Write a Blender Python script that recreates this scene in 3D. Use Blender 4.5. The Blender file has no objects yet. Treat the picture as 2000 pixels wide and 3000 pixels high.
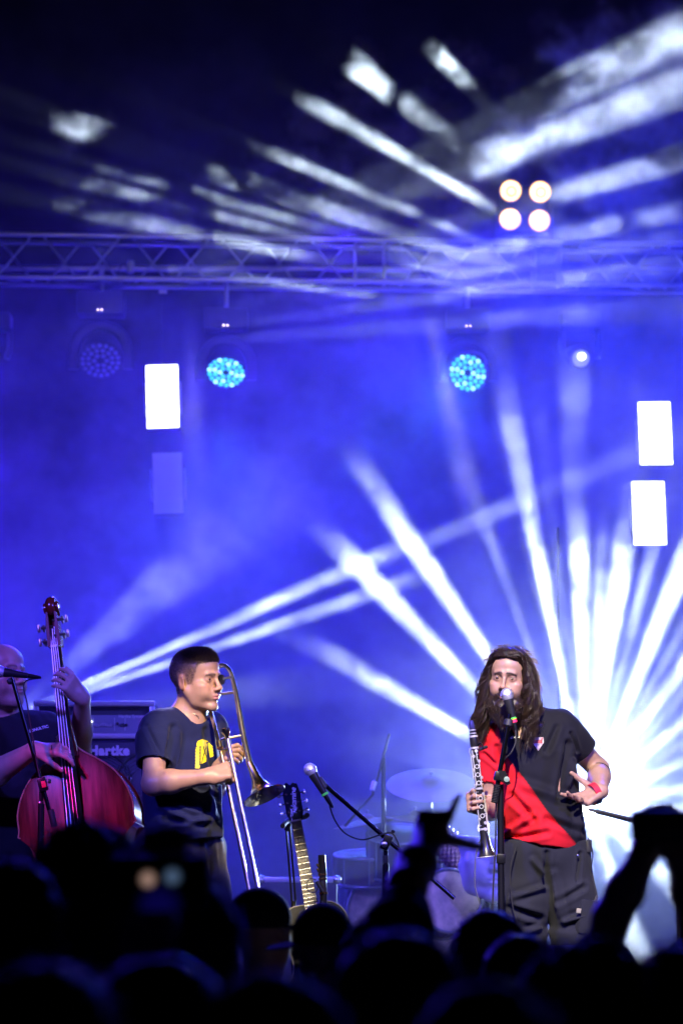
import bpy, bmesh, math, random, os
import numpy as np
from mathutils import Vector, Matrix, Euler
R = math.radians
rng = random.Random(7)
C = bpy.context.scene.collection
scene = bpy.context.scene

# ------------------------------------------------------------------ camera
CAM_Y, CAM_Z, TILT, F_PX = -12.0, 1.75, R(7.06), 8880.0
cam_d = bpy.data.cameras.new('camera')
cam = bpy.data.objects.new('camera', cam_d); C.objects.link(cam)
cam.location = (0, CAM_Y, CAM_Z)
cam.rotation_euler = (R(90) + TILT, 0, 0)
cam_d.sensor_fit = 'VERTICAL'; cam_d.sensor_height = 36.0
cam_d.lens = F_PX / 3000.0 * 36.0
cam_d.clip_start = 0.1; cam_d.clip_end = 500
cam_d.dof.use_dof = True; cam_d.dof.focus_distance = 12.05; cam_d.dof.aperture_fstop = 3.0
scene.camera = cam

def P(px, py, y):
    """world point at world depth y that the photograph (2000x3000) shows at px, py"""
    u = (px - 1000.0) / F_PX; v = (1500.0 - py) / F_PX
    d = Vector((u, math.cos(TILT) - v * math.sin(TILT), math.sin(TILT) + v * math.cos(TILT)))
    t = (y - CAM_Y) / d.y
    return Vector((0, CAM_Y, CAM_Z)) + d * t
def pxm(y):   # pixels of the photograph per metre at depth y (approx.)
    return F_PX / (y - CAM_Y)

# ------------------------------------------------------------------ night sky
world = bpy.data.worlds.new('World'); scene.world = world; world.use_nodes = True
wn = world.node_tree
sky = wn.nodes.new('ShaderNodeTexSky'); sky.sky_type = 'NISHITA'; sky.sun_disc = False
sky.sun_elevation = R(-9); sky.sun_rotation = R(150)
bgn = wn.nodes['Background']; bgn.inputs['Strength'].default_value = 0.05
wn.links.new(sky.outputs[0], bgn.inputs['Color'])

# ------------------------------------------------------------------ render settings
scene.view_settings.view_transform = 'Standard'; scene.view_settings.look = 'None'
scene.view_settings.exposure = 0.5; scene.view_settings.gamma = 1.0
scene.view_settings.use_curve_mapping = False
cy = scene.cycles
cy.use_denoising = True
cy.max_bounces = 6; cy.diffuse_bounces = 2; cy.glossy_bounces = 3; cy.transmission_bounces = 4
cy.transparent_max_bounces = 12; cy.volume_bounces = 0
cy.sample_clamp_indirect = 4.0; cy.sample_clamp_direct = 0
cy.caustics_reflective = False; cy.caustics_refractive = False
# ------------------------------------------------------------------ materials
MATS = {}
def mat(name, col, rough=0.6, metal=0.0, var=0.12, vscale=6.0, bump=0.0, bscale=60.0, emit=None, estr=0.0,
        coat=0.0, sheen=0.0, sss=0.0, attr=None, alpha=1.0, stretch=None, spec=0.5):
    """procedural material: base colour broken up by noise, noise in the roughness, optional bump"""
    if name in MATS: return MATS[name]
    m = bpy.data.materials.new(name); m.use_nodes = True; MATS[name] = m
    nt = m.node_tree; b = nt.nodes['Principled BSDF']; L = nt.links.new
    tc = nt.nodes.new('ShaderNodeTexCoord'); vec = tc.outputs['Object']
    if stretch:
        mp = nt.nodes.new('ShaderNodeMapping'); mp.inputs['Scale'].default_value = stretch
        L(vec, mp.inputs['Vector']); vec = mp.outputs['Vector']
    n = nt.nodes.new('ShaderNodeTexNoise'); n.inputs['Scale'].default_value = vscale; n.inputs['Detail'].default_value = 5
    L(vec, n.inputs['Vector'])
    mr = nt.nodes.new('ShaderNodeMapRange'); mr.inputs[1].default_value = 0.3; mr.inputs[2].default_value = 0.7
    mr.inputs[3].default_value = 1 - var; mr.inputs[4].default_value = 1 + var
    L(n.outputs[0], mr.inputs[0])
    mix = nt.nodes.new('ShaderNodeVectorMath'); mix.operation = 'SCALE'
    if attr:
        at = nt.nodes.new('ShaderNodeAttribute'); at.attribute_name = attr; L(at.outputs['Color'], mix.inputs[0])
    else:
        mix.inputs[0].default_value = col
    L(mr.outputs[0], mix.inputs['Scale']); L(mix.outputs[0], b.inputs['Base Color'])
    r2 = nt.nodes.new('ShaderNodeMapRange'); r2.inputs[3].default_value = max(0.02, rough * 0.8); r2.inputs[4].default_value = min(1, rough * 1.2)
    L(n.outputs[0], r2.inputs[0]); L(r2.outputs[0], b.inputs['Roughness'])
    b.inputs['Metallic'].default_value = metal; b.inputs['Coat Weight'].default_value = coat
    b.inputs['Sheen Weight'].default_value = sheen; b.inputs['Specular IOR Level'].default_value = spec
    if sss:
        b.inputs['Subsurface Weight'].default_value = sss; b.inputs['Subsurface Radius'].default_value = (0.012, 0.005, 0.003)
    if emit:
        b.inputs['Emission Color'].default_value = (*emit, 1); b.inputs['Emission Strength'].default_value = estr
    if emit: m.cycles.emission_sampling = 'NONE'
    if alpha < 1: b.inputs['Alpha'].default_value = alpha
    if bump:
        n2 = nt.nodes.new('ShaderNodeTexNoise'); n2.inputs['Scale'].default_value = bscale; n2.inputs['Detail'].default_value = 4
        L(vec, n2.inputs['Vector'])
        bp = nt.nodes.new('ShaderNodeBump'); bp.inputs['Strength'].default_value = bump; bp.inputs['Distance'].default_value = 0.01
        L(n2.outputs[0], bp.inputs['Height']); L(bp.outputs[0], b.inputs['Normal'])
    return m

# ------------------------------------------------------------------ things and parts
ROOT = {}
def tag(o, label=None, cat=None, group=None, kind=None):
    if label: o['label'] = label
    if cat: o['category'] = cat
    if group: o['group'] = group
    if kind: o['kind'] = kind
    return o
def thing(name, label, cat, loc=(0, 0, 0), rot=None, group=None):
    o = bpy.data.objects.new(name, None); C.objects.link(o); o.empty_display_size = 0.1
    M = Matrix.Translation(Vector(loc)) @ (rot.to_4x4() if rot is not None else Matrix())
    o.matrix_world = M; ROOT[o.name] = M
    return tag(o, label, cat, group)
def root_of(o):
    while o.parent: o = o.parent
    return o
def frame(z, x_hint=(1, 0, 0)):
    """rotation matrix whose local Z is along z"""
    z = Vector(z).normalized(); x = Vector(x_hint); x = (x - z * x.dot(z))
    if x.length < 1e-4: x = Vector((0, 1, 0)) - z * z.y
    x.normalize(); y = z.cross(x)
    return Matrix((x, y, z)).transposed()

class MB:
    def __init__(self): self.v = []; self.f = []
    def add(self, vs, fs):
        k = len(self.v); self.v += [Vector(p) for p in vs]; self.f += [tuple(i + k for i in f) for f in fs]; return self
    def box(self, c, s, M=None, bev=0.0):
        bm = bmesh.new(); bmesh.ops.create_cube(bm, size=1)
        for v in bm.verts: v.co = Vector((v.co.x * s[0], v.co.y * s[1], v.co.z * s[2]))
        if bev: bmesh.ops.bevel(bm, geom=bm.edges[:], offset=bev, segments=2, affect='EDGES', profile=0.6)
        bm.verts.index_update()
        vs = [(M @ v.co if M else v.co) + Vector(c) for v in bm.verts]; fs = [[v.index for v in f.verts] for f in bm.faces]
        bm.free(); return self.add(vs, fs)
    def tube(self, pts, r, n=10, caps=True, flat=1.0):
        pts = [Vector(p) for p in pts]; rs = r if isinstance(r, (list, tuple)) else [r] * len(pts)
        vs = []; up = None
        for i, p in enumerate(pts):
            t = (pts[min(i + 1, len(pts) - 1)] - pts[max(i - 1, 0)]).normalized()
            if up is None:
                up = Vector((0, 0, 1)) if abs(t.z) < 0.9 else Vector((1, 0, 0))
            up = (up - t * up.dot(t)).normalized(); s = t.cross(up)
            for k in range(n):
                a = 2 * math.pi * k / n; vs.append(p + (up * math.cos(a) * flat + s * math.sin(a)) * rs[i])
        fs = []
        for i in range(len(pts) - 1):
            for k in range(n):
                k2 = (k + 1) % n; fs.append((i * n + k, i * n + k2, (i + 1) * n + k2, (i + 1) * n + k))
        if caps:
            fs.append(tuple(range(n - 1, -1, -1))); fs.append(tuple((len(pts) - 1) * n + k for k in range(n)))
        return self.add(vs, fs)
    def lathe(self, prof, loc=(0, 0, 0), M=None, n=20, sx=1.0, sy=1.0, caps=True):
        vs = []; loc = Vector(loc)
        for r, z in prof:
            for k in range(n):
                a = 2 * math.pi * k / n; p = Vector((r * math.cos(a) * sx, r * math.sin(a) * sy, z)); vs.append((M @ p if M else p) + loc)
        fs = []
        for i in range(len(prof) - 1):
            for k in range(n):
                k2 = (k + 1) % n; fs.append((i * n + k, i * n + k2, (i + 1) * n + k2, (i + 1) * n + k))
        if caps:
            fs.append(tuple(range(n - 1, -1, -1))); fs.append(tuple((len(prof) - 1) * n + k for k in range(n)))
        return self.add(vs, fs)
    def ball(self, c, r, M=None, u=16, w=10):
        rr = r if isinstance(r, (tuple, list)) else (r, r, r); c = Vector(c); vs = []; fs = []
        for i in range(w + 1):
            t = math.pi * i / w
            for k in range(u):
                a = 2 * math.pi * k / u; p = Vector((rr[0] * math.sin(t) * math.cos(a), rr[1] * math.sin(t) * math.sin(a), rr[2] * math.cos(t)))
                vs.append((M @ p if M else p) + c)
        for i in range(w):
            for k in range(u):
                k2 = (k + 1) % u; fs.append((i * u + k, (i + 1) * u + k, (i + 1) * u + k2, i * u + k2))
        return self.add(vs, fs)
    def torus(self, c, R_, r, M=None, n=24, m=8, arc=2 * math.pi):
        c = Vector(c); full = arc > 6.28; pts = []
        for k in range(n if full else n + 1):
            a = arc * k / n; p = Vector((R_ * math.cos(a), R_ * math.sin(a), 0)); pts.append((p, a))
        vs = []
        for p, a in pts:
            d = Vector((math.cos(a), math.sin(a), 0))
            for j in range(m):
                b = 2 * math.pi * j / m; q = p + d * r * math.cos(b) + Vector((0, 0, 1)) * r * math.sin(b); vs.append((M @ q if M else q) + c)
        fs = []; N = len(pts)
        for k in range(N if full else N - 1):
            for j in range(m):
                j2 = (j + 1) % m; k2 = (k + 1) % N; fs.append((k * m + j, k2 * m + j, k2 * m + j2, k * m + j2))
        return self.add(vs, fs)
    def prism(self, poly, d0, d1, M=None, loc=(0, 0, 0)):
        """poly in local x,z; extruded from y=d0 to y=d1"""
        n = len(poly); loc = Vector(loc)
        vs = [Vector((x, d0, z)) for x, z in poly] + [Vector((x, d1, z)) for x, z in poly]
        vs = [(M @ v if M else v) + loc for v in vs]
        fs = [tuple(range(n)), tuple(range(2 * n - 1, n - 1, -1))] + [((i + 1) % n, i, n + i, n + (i + 1) % n) for i in range(n)]
        return self.add(vs, fs)
    def mesh(self, name, m, smooth=True, ang=40):
        me = bpy.data.meshes.new(name); me.from_pydata([tuple(v) for v in self.v], [], self.f)
        me.validate(); me.update()
        bm = bmesh.new(); bm.from_mesh(me); bmesh.ops.recalc_face_normals(bm, faces=bm.faces[:]); bm.to_mesh(me); bm.free()
        if smooth:
            me.shade_smooth(); me.set_sharp_from_angle(angle=R(ang))
        if m: me.materials.append(m)
        return me
    def build(self, name, m, parent=None, W=True, smooth=True, ang=40, label=None, cat=None, group=None, kind=None):
        if W and parent is not None:
            Mi = ROOT[root_of(parent).name].inverted(); self.v = [Mi @ v for v in self.v]
        o = bpy.data.objects.new(name, self.mesh(name, m, smooth, ang)); C.objects.link(o)
        if parent is not None: o.parent = parent
        return tag(o, label, cat, group, kind)

def smooth_path(pts, per=6):
    """Catmull-Rom through points"""
    pts = [Vector(p) for p in pts]; P_ = [pts[0] * 2 - pts[1]] + pts + [pts[-1] * 2 - pts[-2]]; out = []
    for i in range(1, len(P_) - 2):
        a, b, c, d = P_[i - 1], P_[i], P_[i + 1], P_[i + 2]
        for k in range(per):
            t = k / per
            out.append(0.5 * ((2 * b) + (c - a) * t + (2 * a - 5 * b + 4 * c - d) * t * t + (3 * b - a - 3 * c + d) * t ** 3))
    out.append(pts[-1]); return out

def text_mesh(body, size, extrude=0.0, offset=0.0, shear=0.0, space=1.0):
    cu = bpy.data.curves.new('lettering', 'FONT'); cu.body = body; cu.size = size; cu.extrude = extrude; cu.offset = offset
    cu.shear = shear; cu.space_character = space; cu.align_x = 'CENTER'; cu.align_y = 'CENTER'; cu.resolution_u = 3
    o = bpy.data.objects.new('lettering_tmp', cu); C.objects.link(o)
    dg = bpy.context.evaluated_depsgraph_get(); dg.update()
    me = bpy.data.meshes.new_from_object(o.evaluated_get(dg))
    bpy.data.objects.remove(o); bpy.data.curves.remove(cu); return me
def lettering(body, size, M, m, parent, name='lettering', **kw):
    """M: 4x4 world matrix, text lies in its XY plane"""
    me = text_mesh(body, size, **kw); me.name = name
    Mi = ROOT[root_of(parent).name].inverted(); me.transform(Mi @ M); me.materials.clear(); me.materials.append(m)
    o = bpy.data.objects.new(name, me); C.objects.link(o); o.parent = parent; return o

def spot(name, loc, target, power, angle, color=(1, 1, 1), blend=0.5, size=0.02, parent=None, beam=False):
    l = bpy.data.lights.new(name, 'SPOT'); l.energy = power; l.spot_size = R(angle); l.spot_blend = blend
    l.color = color; l.shadow_soft_size = size
    if beam:      # near-parallel beam from a lens: light thins with distance, not with its square
        l.use_nodes = True; nt = l.node_tree; lf = nt.nodes.new('ShaderNodeLightFalloff'); lf.inputs['Strength'].default_value = 1.0
        nt.links.new(lf.outputs['Linear'], nt.nodes['Emission'].inputs['Strength'])
    o = bpy.data.objects.new(name, l); C.objects.link(o)
    M = Matrix.Translation(Vector(loc)) @ (Vector(target) - Vector(loc)).to_track_quat('-Z', 'Y').to_matrix().to_4x4()
    if parent is not None:
        o.parent = parent; o.matrix_local = ROOT[root_of(parent).name].inverted() @ M
    else: o.matrix_world = M
    return o

black_metal = mat('black_metal', (0.012, 0.012, 0.014), 0.38, 0.6, bump=0.05)
black_plastic = mat('black_plastic', (0.015, 0.015, 0.017), 0.5, bump=0.08, bscale=200)
rubber = mat('rubber', (0.012, 0.012, 0.012), 0.75)
chrome = mat('chrome', (0.75, 0.76, 0.8), 0.16, 1.0, var=0.05)
aluminium = mat('aluminium', (0.62, 0.62, 0.65), 0.36, 0.85, var=0.12, bump=0.04)
white_print = mat('white_print', (0.75, 0.75, 0.74), 0.6)
# ------------------------------------------------------------------ setting
Z_ST = 0.95
asphalt = mat('asphalt', (0.045, 0.045, 0.047), 0.9, var=0.25, bump=0.5, bscale=120)
deck_m = mat('stage_deck_ply', (0.02, 0.02, 0.022), 0.55, var=0.3, vscale=3, bump=0.15, bscale=90)
MB().add([(-90, -60, 0), (90, -60, 0), (90, 120, 0), (-90, 120, 0)], [(0, 1, 2, 3)]).build('ground', asphalt, kind='structure')

st = thing('stage', 'raised black stage platform with dark front skirt that the band stands on', 'stage', (0, 3.4, 0))
for i in range(7):
    for j in range(5):
        MB().box((-6 + 2 * i, -0.5 + 2 * j, Z_ST - 0.05), (1.992, 1.992, 0.1), bev=0.004).build('deck_panel', deck_m, st)
skirt = MB(); n = 260
top = []; bot = []
for i in range(n + 1):
    x = -7 + 14 * i / n; y = -1.50 + 0.02 * math.sin(i * 1.1) + 0.008 * math.sin(i * 2.7); top.append((x, y, Z_ST - 0.102)); bot.append((x, y + 0.015 * math.sin(i * 0.7), 0.01))
skirt.add(top + bot, [(i, i + 1, n + 2 + i, n + 1 + i) for i in range(n)]).build('front_skirt', mat('skirt_cloth', (0.01, 0.01, 0.011), 0.85, sheen=0.2), st)
for x in (-6.8, -3.4, 0, 3.4, 6.8):
    for y in (-1.3, 3.4, 8.2):
        MB().tube([(x, y, 0), (x, y, Z_ST - 0.11)], 0.03).build('leg', aluminium, st)

# black stage backdrop hung behind the band
bd = thing('backdrop_curtain', 'black cloth backdrop hanging behind the drum kit, lit blue', 'backdrop', (0, 8.3, Z_ST))
BDH = P(1000, 800, 8.3).z - Z_ST; bm_ = MB(); vs = []; nx, nz = 220, 12
for k in range(nz + 1):
    for i in range(nx + 1):
        x = -6 + 12 * i / nx; z = Z_ST + 0.01 + BDH * k / nz
        vs.append((x, 8.3 + 0.03 * math.sin(x * 5) + 0.015 * math.sin(x * 13 + 1), z))
bm_.add(vs, [(k * (nx + 1) + i, k * (nx + 1) + i + 1, (k + 1) * (nx + 1) + i + 1, (k + 1) * (nx + 1) + i) for k in range(nz) for i in range(nx)])
bm_.build('cloth', mat('backdrop_cloth', (0.004, 0.004, 0.005), 0.95, bump=0.1, spec=0.1), bd)
MB().tube([(-6, 8.3, Z_ST + BDH + 0.03), (6, 8.3, Z_ST + BDH + 0.03)], 0.025).build('rail', aluminium, bd)

# ------------------------------------------------------------------ truss
TY = 6.6
tr = thing('lighting_truss', 'silver aluminium box truss spanning the stage above the band', 'truss', P(1000, 838, TY))
def tz(x, lo):
    a = P(0, 686 if not lo else 812, TY); b = P(2000, 716 if not lo else 836, TY); t = (x - a.x) / (b.x - a.x); return a.z + (b.z - a.z) * t
XL, XR, TD = -3.4, 3.4, 0.24
for lo in (0, 1):
    for dy in (0, TD):
        MB().tube([(XL, TY + dy, tz(XL, lo)), (XR, TY + dy, tz(XR, lo))], 0.019, 12).build('chord', aluminium, tr)
step = 0.278; joints = [P(1040, 770, TY).x, P(1125, 770, TY).x, P(1565, 770, TY).x, P(1640, 770, TY).x]
x = P(110, 700, TY).x - 8 * step; i = 0
while x < XR - step:
    mid = x + step / 2
    if not (joints[0] - 0.03 < mid < joints[1] + 0.03 or joints[2] - 0.03 < mid < joints[3] + 0.03) and x > XL:
        for dy, ph in ((0, 0), (TD, 1)):
            a, b = (1, 0) if (i + ph) % 2 else (0, 1)
            MB().tube([(x + 0.03, TY + dy, tz(x, a)), (x + step - 0.03, TY + dy, tz(x + step, b))], 0.0085, 8).build('brace', aluminium, tr)
        a, b = (0, TD) if i % 2 else (TD, 0)
        MB().tube([(x + 0.03, TY + a, tz(x, 1)), (x + step - 0.03, TY + b, tz(x + step, 1))], 0.0085, 8).build('brace', aluminium, tr)
    x += step; i += 1
for jx in joints:
    for dy in (0, TD):
        MB().tube([(jx, TY + dy, tz(jx, 1)), (jx, TY + dy, tz(jx, 0))], 0.011, 8).build('end_post', aluminium, tr)
jb = thing('junction_can', 'small pale cylindrical can clamped inside the truss with a looping cable', 'junction box', P(383, 800, TY + 0.1))
MB().lathe([(0.022, -0.005), (0.024, 0.0), (0.024, 0.068), (0.02, 0.074)], P(383, 798, TY + 0.1)).build('can', mat('pale_plastic', (0.6, 0.58, 0.6), 0.5), jb)
MB().tube(smooth_path([P(376, 785, TY + .1), P(362, 772, TY + .1), P(350, 790, TY + .1), P(340, 803, TY + .1), P(370, 804, TY + .1)]), 0.004, 6).build('cable', rubber, jb)

# ------------------------------------------------------------------ lamps
lens_cyan = mat('led_lens_cyan', (0.2, 0.7, 0.9), 0.2, emit=(0.04, 0.60, 1.0), estr=1.1)
lens_core = mat('led_core', (0.6, 0.9, 1), 0.2, emit=(0.35, 0.9, 1.0), estr=1.5)
lens_off = mat('led_lens_off', (0.35, 0.36, 0.4), 0.08, coat=1.0)
housing = mat('lamp_housing', (0.014, 0.014, 0.016), 0.42, bump=0.05)
def moving_head(pos, aim, label, lit, scale=1.0, beam=None):
    """pos: world centre of the head; aim: world direction of its face"""
    t = thing('moving_head', label, 'stage light', pos, group='moving head wash lights on the rear truss')
    s = scale; fr = frame(aim, (1, 0, 0)); c = Vector(pos)
    top = c + Vector((0, 0.02, 0.27 * s))
    b = MB().box(top + Vector((0, 0, 0.06)), (0.27 * s, 0.2 * s, 0.13 * s), bev=0.012).build('base', housing, t)
    for k in (-1, 1):
        MB().ball(top + Vector((0.012 * k, -0.103 * s, 0.01)), 0.004, u=8, w=6).build('status_light', mat('status_led', (1, .8, .7), emit=(1, .75, .6), estr=6), b)
    MB().tube([top + Vector((0, 0, 0.12)), top + Vector((0, 0.02, 0.3))], 0.016, 8).build('clamp', aluminium, t)
    arm = [c + Vector((0.155 * s * math.cos(a), 0.02, 0.155 * s * math.sin(a) + 0.05 * s)) for a in [math.pi * k / 16 for k in range(17)]]
    arm = [c + Vector((0.155 * s, 0.02, -0.05 * s))] + arm + [c + Vector((-0.155 * s, 0.02, -0.05 * s))]
    MB().tube(arm, 0.026 * s, 8, flat=1.3).build('yoke', housing, t)
    h = MB().lathe([(0.02, -0.2), (0.085, -0.19), (0.115, -0.12), (0.128, -0.03), (0.13, 0.0), (0.126, 0.008), (0.118, 0.006), (0.116, -0.006)], c, fr @ Matrix.Scale(s, 3), 32).build('head', housing, t)
    lm = MB().ball((0, 0, 0), (0.0150 * s, 0.0150 * s, 0.009 * s), u=12, w=8).mesh('led_lens', lens_cyan if lit else lens_off)
    lm2 = MB().ball((0, 0, 0), (0.0150 * s, 0.0150 * s, 0.009 * s), u=12, w=8).mesh('led_lens', lens_core) if lit else lm
    for rr, nn in ((0.036, 6), (0.07, 12), (0.103, 18)):
        for k in range(nn):
            a = 2 * math.pi * (k + 0.5 * (rr > 0.05)) / nn
            o = bpy.data.objects.new('led_lens', lm2 if lit and (k * 7 + int(rr * 1000)) % 3 == 0 else lm); C.objects.link(o); o.parent = h
            o.matrix_local = Matrix.Translation(fr @ Vector((rr * s * math.cos(a), rr * s * math.sin(a), 0.006 * s))) @ fr.to_4x4()
    if lit: spot('wash_light', c + fr @ Vector((0, 0, 0.03)), c + fr @ Vector((0, 0, 1)), 260, 60, (0.05, 0.25, 1.0), 1.0, 0.1, t)
    return t
moving_head(P(662, 1090, TY), (P(600, 1700, 0) - P(662, 1090, TY)).normalized() + Vector((-.12, .18, -.62)), 'moving head wash light glowing cyan beside the lit LED panel', True)
moving_head(P(1370, 1092, TY), (P(1100, 1500, -2) - P(1370, 1092, TY)).normalized() + Vector((-.28, 0.0, -.18)), 'moving head wash light glowing cyan right of centre', True)
moving_head(P(295, 1055, TY), Vector((0.05, -0.8, -0.75)), 'unlit dark moving head hanging near the left end of the truss', False, 1.08)
# two beam heads that throw the fans above the truss, and a third lit one
def beam_head(pos, aim, label, estr=9.0):
    t = thing('beam_light', label, 'stage light', pos, group='beam moving heads on the rear truss'); c = Vector(pos); fr = frame(aim)
    MB().box(c + Vector((0, 0.05, 0.24)), (0.24, 0.2, 0.1), bev=0.012).build('base', housing, t)
    for k in (-1, 1): MB().tube([c + Vector((0.11 * k, 0.05, 0.2)), c + Vector((0.115 * k, 0.03, 0.08)), c + Vector((0.1 * k, 0.0, 0.0))], 0.02, 8).build('yoke_arm', housing, t)
    MB().lathe([(0.03, -0.26), (0.07, -0.24), (0.082, -0.1), (0.078, 0.0), (0.07, 0.012), (0.066, 0.0)], c, fr, 28).build('head', housing, t)
    ln = MB().ball(c + fr @ Vector((0, 0, -0.01)), (0.066, 0.066, 0.018), fr).build('front_lens', mat('beam_lens', (0.5, 0.55, 0.7), 0.05, coat=1.0, emit=(0.6, 0.7, 1.0), estr=0.35), t)
    MB().ball(c + fr @ Vector((0.004, 0.012, 0.006)), (0.024, 0.022, 0.008), fr).build('lamp_core', mat('lamp_core', (1, 1, 1), emit=(0.85, 0.92, 1.0), estr=estr), ln)
    return t
SRC_L = P(-62, 1066, TY - 0.1); SRC_R = P(2150, 1020, TY - 0.1)
bl = beam_head(SRC_L + Vector((0.075, 0, 0.03)), (0.75, -0.5, 0.3), 'beam moving head cut off by the frame left edge of the truss line')
br = beam_head(SRC_R, (-0.8, -0.3, 0.3), 'beam moving head just beyond the right picture edge')
b3 = beam_head(P(1700, 1050, TY), (0.1, -1.0, -0.22), 'beam moving head with a small white hot lamp above the right LED panels')
BEAM = (0.70, 0.86, 1.0)
LL = SRC_L + Vector((0.075, 0, 0.03)) + Vector((0.75, -0.5, 0.3)).normalized() * 0.06; LR = SRC_R + Vector((-0.8, -0.3, 0.3)).normalized() * 0.06
# fans above the truss: (pixel the beam passes, power, cone); the left lamp leans toward the audience, the right one stays over the truss
for px, py, pw, an in ((1720, 330, 1.0, 2.6), (2000, 255, 1.4, 2.4), (2000, 90, 1.3, 2.8), (2000, 462, 1.4, 1.8), (2000, 615, 1.4, 1.5), (2000, 775, 1.1, 1.5), (2000, 690, .7, 1.2), (2000, 900, .6, 1.8)):
    spot('beam', LL, P(px, py, 2.8), 6000 * pw, an, BEAM, 0.8, 0.02, bl, True)
for px, py, pw, an in ((760, 432, 1.4, 1.9), (930, 312, 1.7, 2.5), (930, 592, 1.3, 1.6), (560, 792, 1.4, 1.4), (200, 520, 1.3, 1.5), (240, 625, 1.2, 1.3), (1050, 215, 1.3, 2.6), (180, 372, 1.2, 1.7), (560, 560, 1.1, 1.5), (640, 690, 1.0, 1.3), (1310, 190, 1.3, 3.0), (1200, 290, .9, 2.0)):
    spot('beam', LR, P(px, py, TY - 0.55), 9000 * pw, an, BEAM, 0.8, 0.02, br, True)

# LED strobe panels
def led_face(name, col, st):
    m = bpy.data.materials.new(name); m.use_nodes = True; nt = m.node_tree; b = nt.nodes['Principled BSDF']; L = nt.links.new
    tc = nt.nodes.new('ShaderNodeTexCoord'); vo = nt.nodes.new('ShaderNodeTexVoronoi'); vo.inputs['Scale'].default_value = 72; vo.inputs['Randomness'].default_value = 0
    L(tc.outputs['Object'], vo.inputs['Vector'])
    mr = nt.nodes.new('ShaderNodeMapRange'); mr.inputs[1].default_value = 0.35; mr.inputs[2].default_value = 0.75; mr.inputs[3].default_value = 1.0; mr.inputs[4].default_value = 0.35
    L(vo.outputs['Distance'], mr.inputs[0])
    mm = nt.nodes.new('ShaderNodeMath'); mm.operation = 'MULTIPLY'; mm.inputs[1].default_value = st; L(mr.outputs[0], mm.inputs[0])
    b.inputs['Base Color'].default_value = (0.5, 0.5, 0.55, 1); b.inputs['Emission Color'].default_value = (*col, 1); b.inputs['Roughness'].default_value = 0.4
    L(mm.outputs[0], b.inputs['Emission Strength']); m.cycles.emission_sampling = 'NONE'; return m
panel_on = led_face('led_panel_on', (0.82, 0.87, 1.0), 6.0)
panel_off_glow = led_face('led_panel_off_glow', (0.35, 0.3, 0.9), 0.12)  # unlit panel: its dim violet tone is put in as emission
def led_panel(px, py, w, h, lean, m, label, cable=False):
    c = P(px, py, TY - 0.15); k = pxm(TY - 0.15); t = thing('led_panel', label, 'stage light', c, group='LED strobe panels hung in two columns')
    Mr = Matrix.Rotation(R(lean), 3, 'Y') @ Matrix.Rotation(R(-9), 3, 'X')
    W_, H_ = w / k, h / k
    MB().box(c + Mr @ Vector((0, 0.05, 0)), (W_ + 0.012, 0.08, H_ + 0.012), Mr, 0.006).build('housing', housing, t)
    MB().box(c + Mr @ Vector((0, 0.006, 0)), (W_, 0.006, H_), Mr, 0.002).build('led_face', m, t)
    for s in (-1, 1): MB().box(c + Mr @ Vector((s * (W_ / 2 + 0.012), 0.05, 0)), (0.008, 0.05, H_ * 0.5), Mr, 0.002).build('bracket', aluminium, t)
    if m is panel_on: spot('panel_light', c + Mr @ Vector((0, -0.06, 0)), c + Vector((0, -1, -.1)), 70, 150, (0.14, 0.18, 1.0), 1.0, 0.12, t)
    if cable:
        MB().tube(smooth_path([c + Vector((0, .06, H_ / 2)), P(475, 980, TY + .05), P(472, 920, TY + .1), P(478, 860, TY + .1)]), 0.006, 6).build('cable', rubber, t)
        MB().box(P(478, 855, TY + .1), (0.05, 0.03, 0.02), bev=0.003).build('hook_clamp', aluminium, t)
    return t
led_panel(476, 1160, 95, 196, -2.2, panel_on, 'glowing white LED panel hanging alone, left of the cyan wash light', True)
led_panel(492, 1414, 88, 188, -2.2, panel_off_glow, 'switched-off LED panel hanging dim below the single lit one')
led_panel(1918, 1268, 95, 194, -0.6, panel_on, 'upper glowing white LED panel of the pair at far right')
led_panel(1900, 1502, 95, 194, -0.6, panel_on, 'lower glowing white LED panel of the pair at far right')
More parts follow.
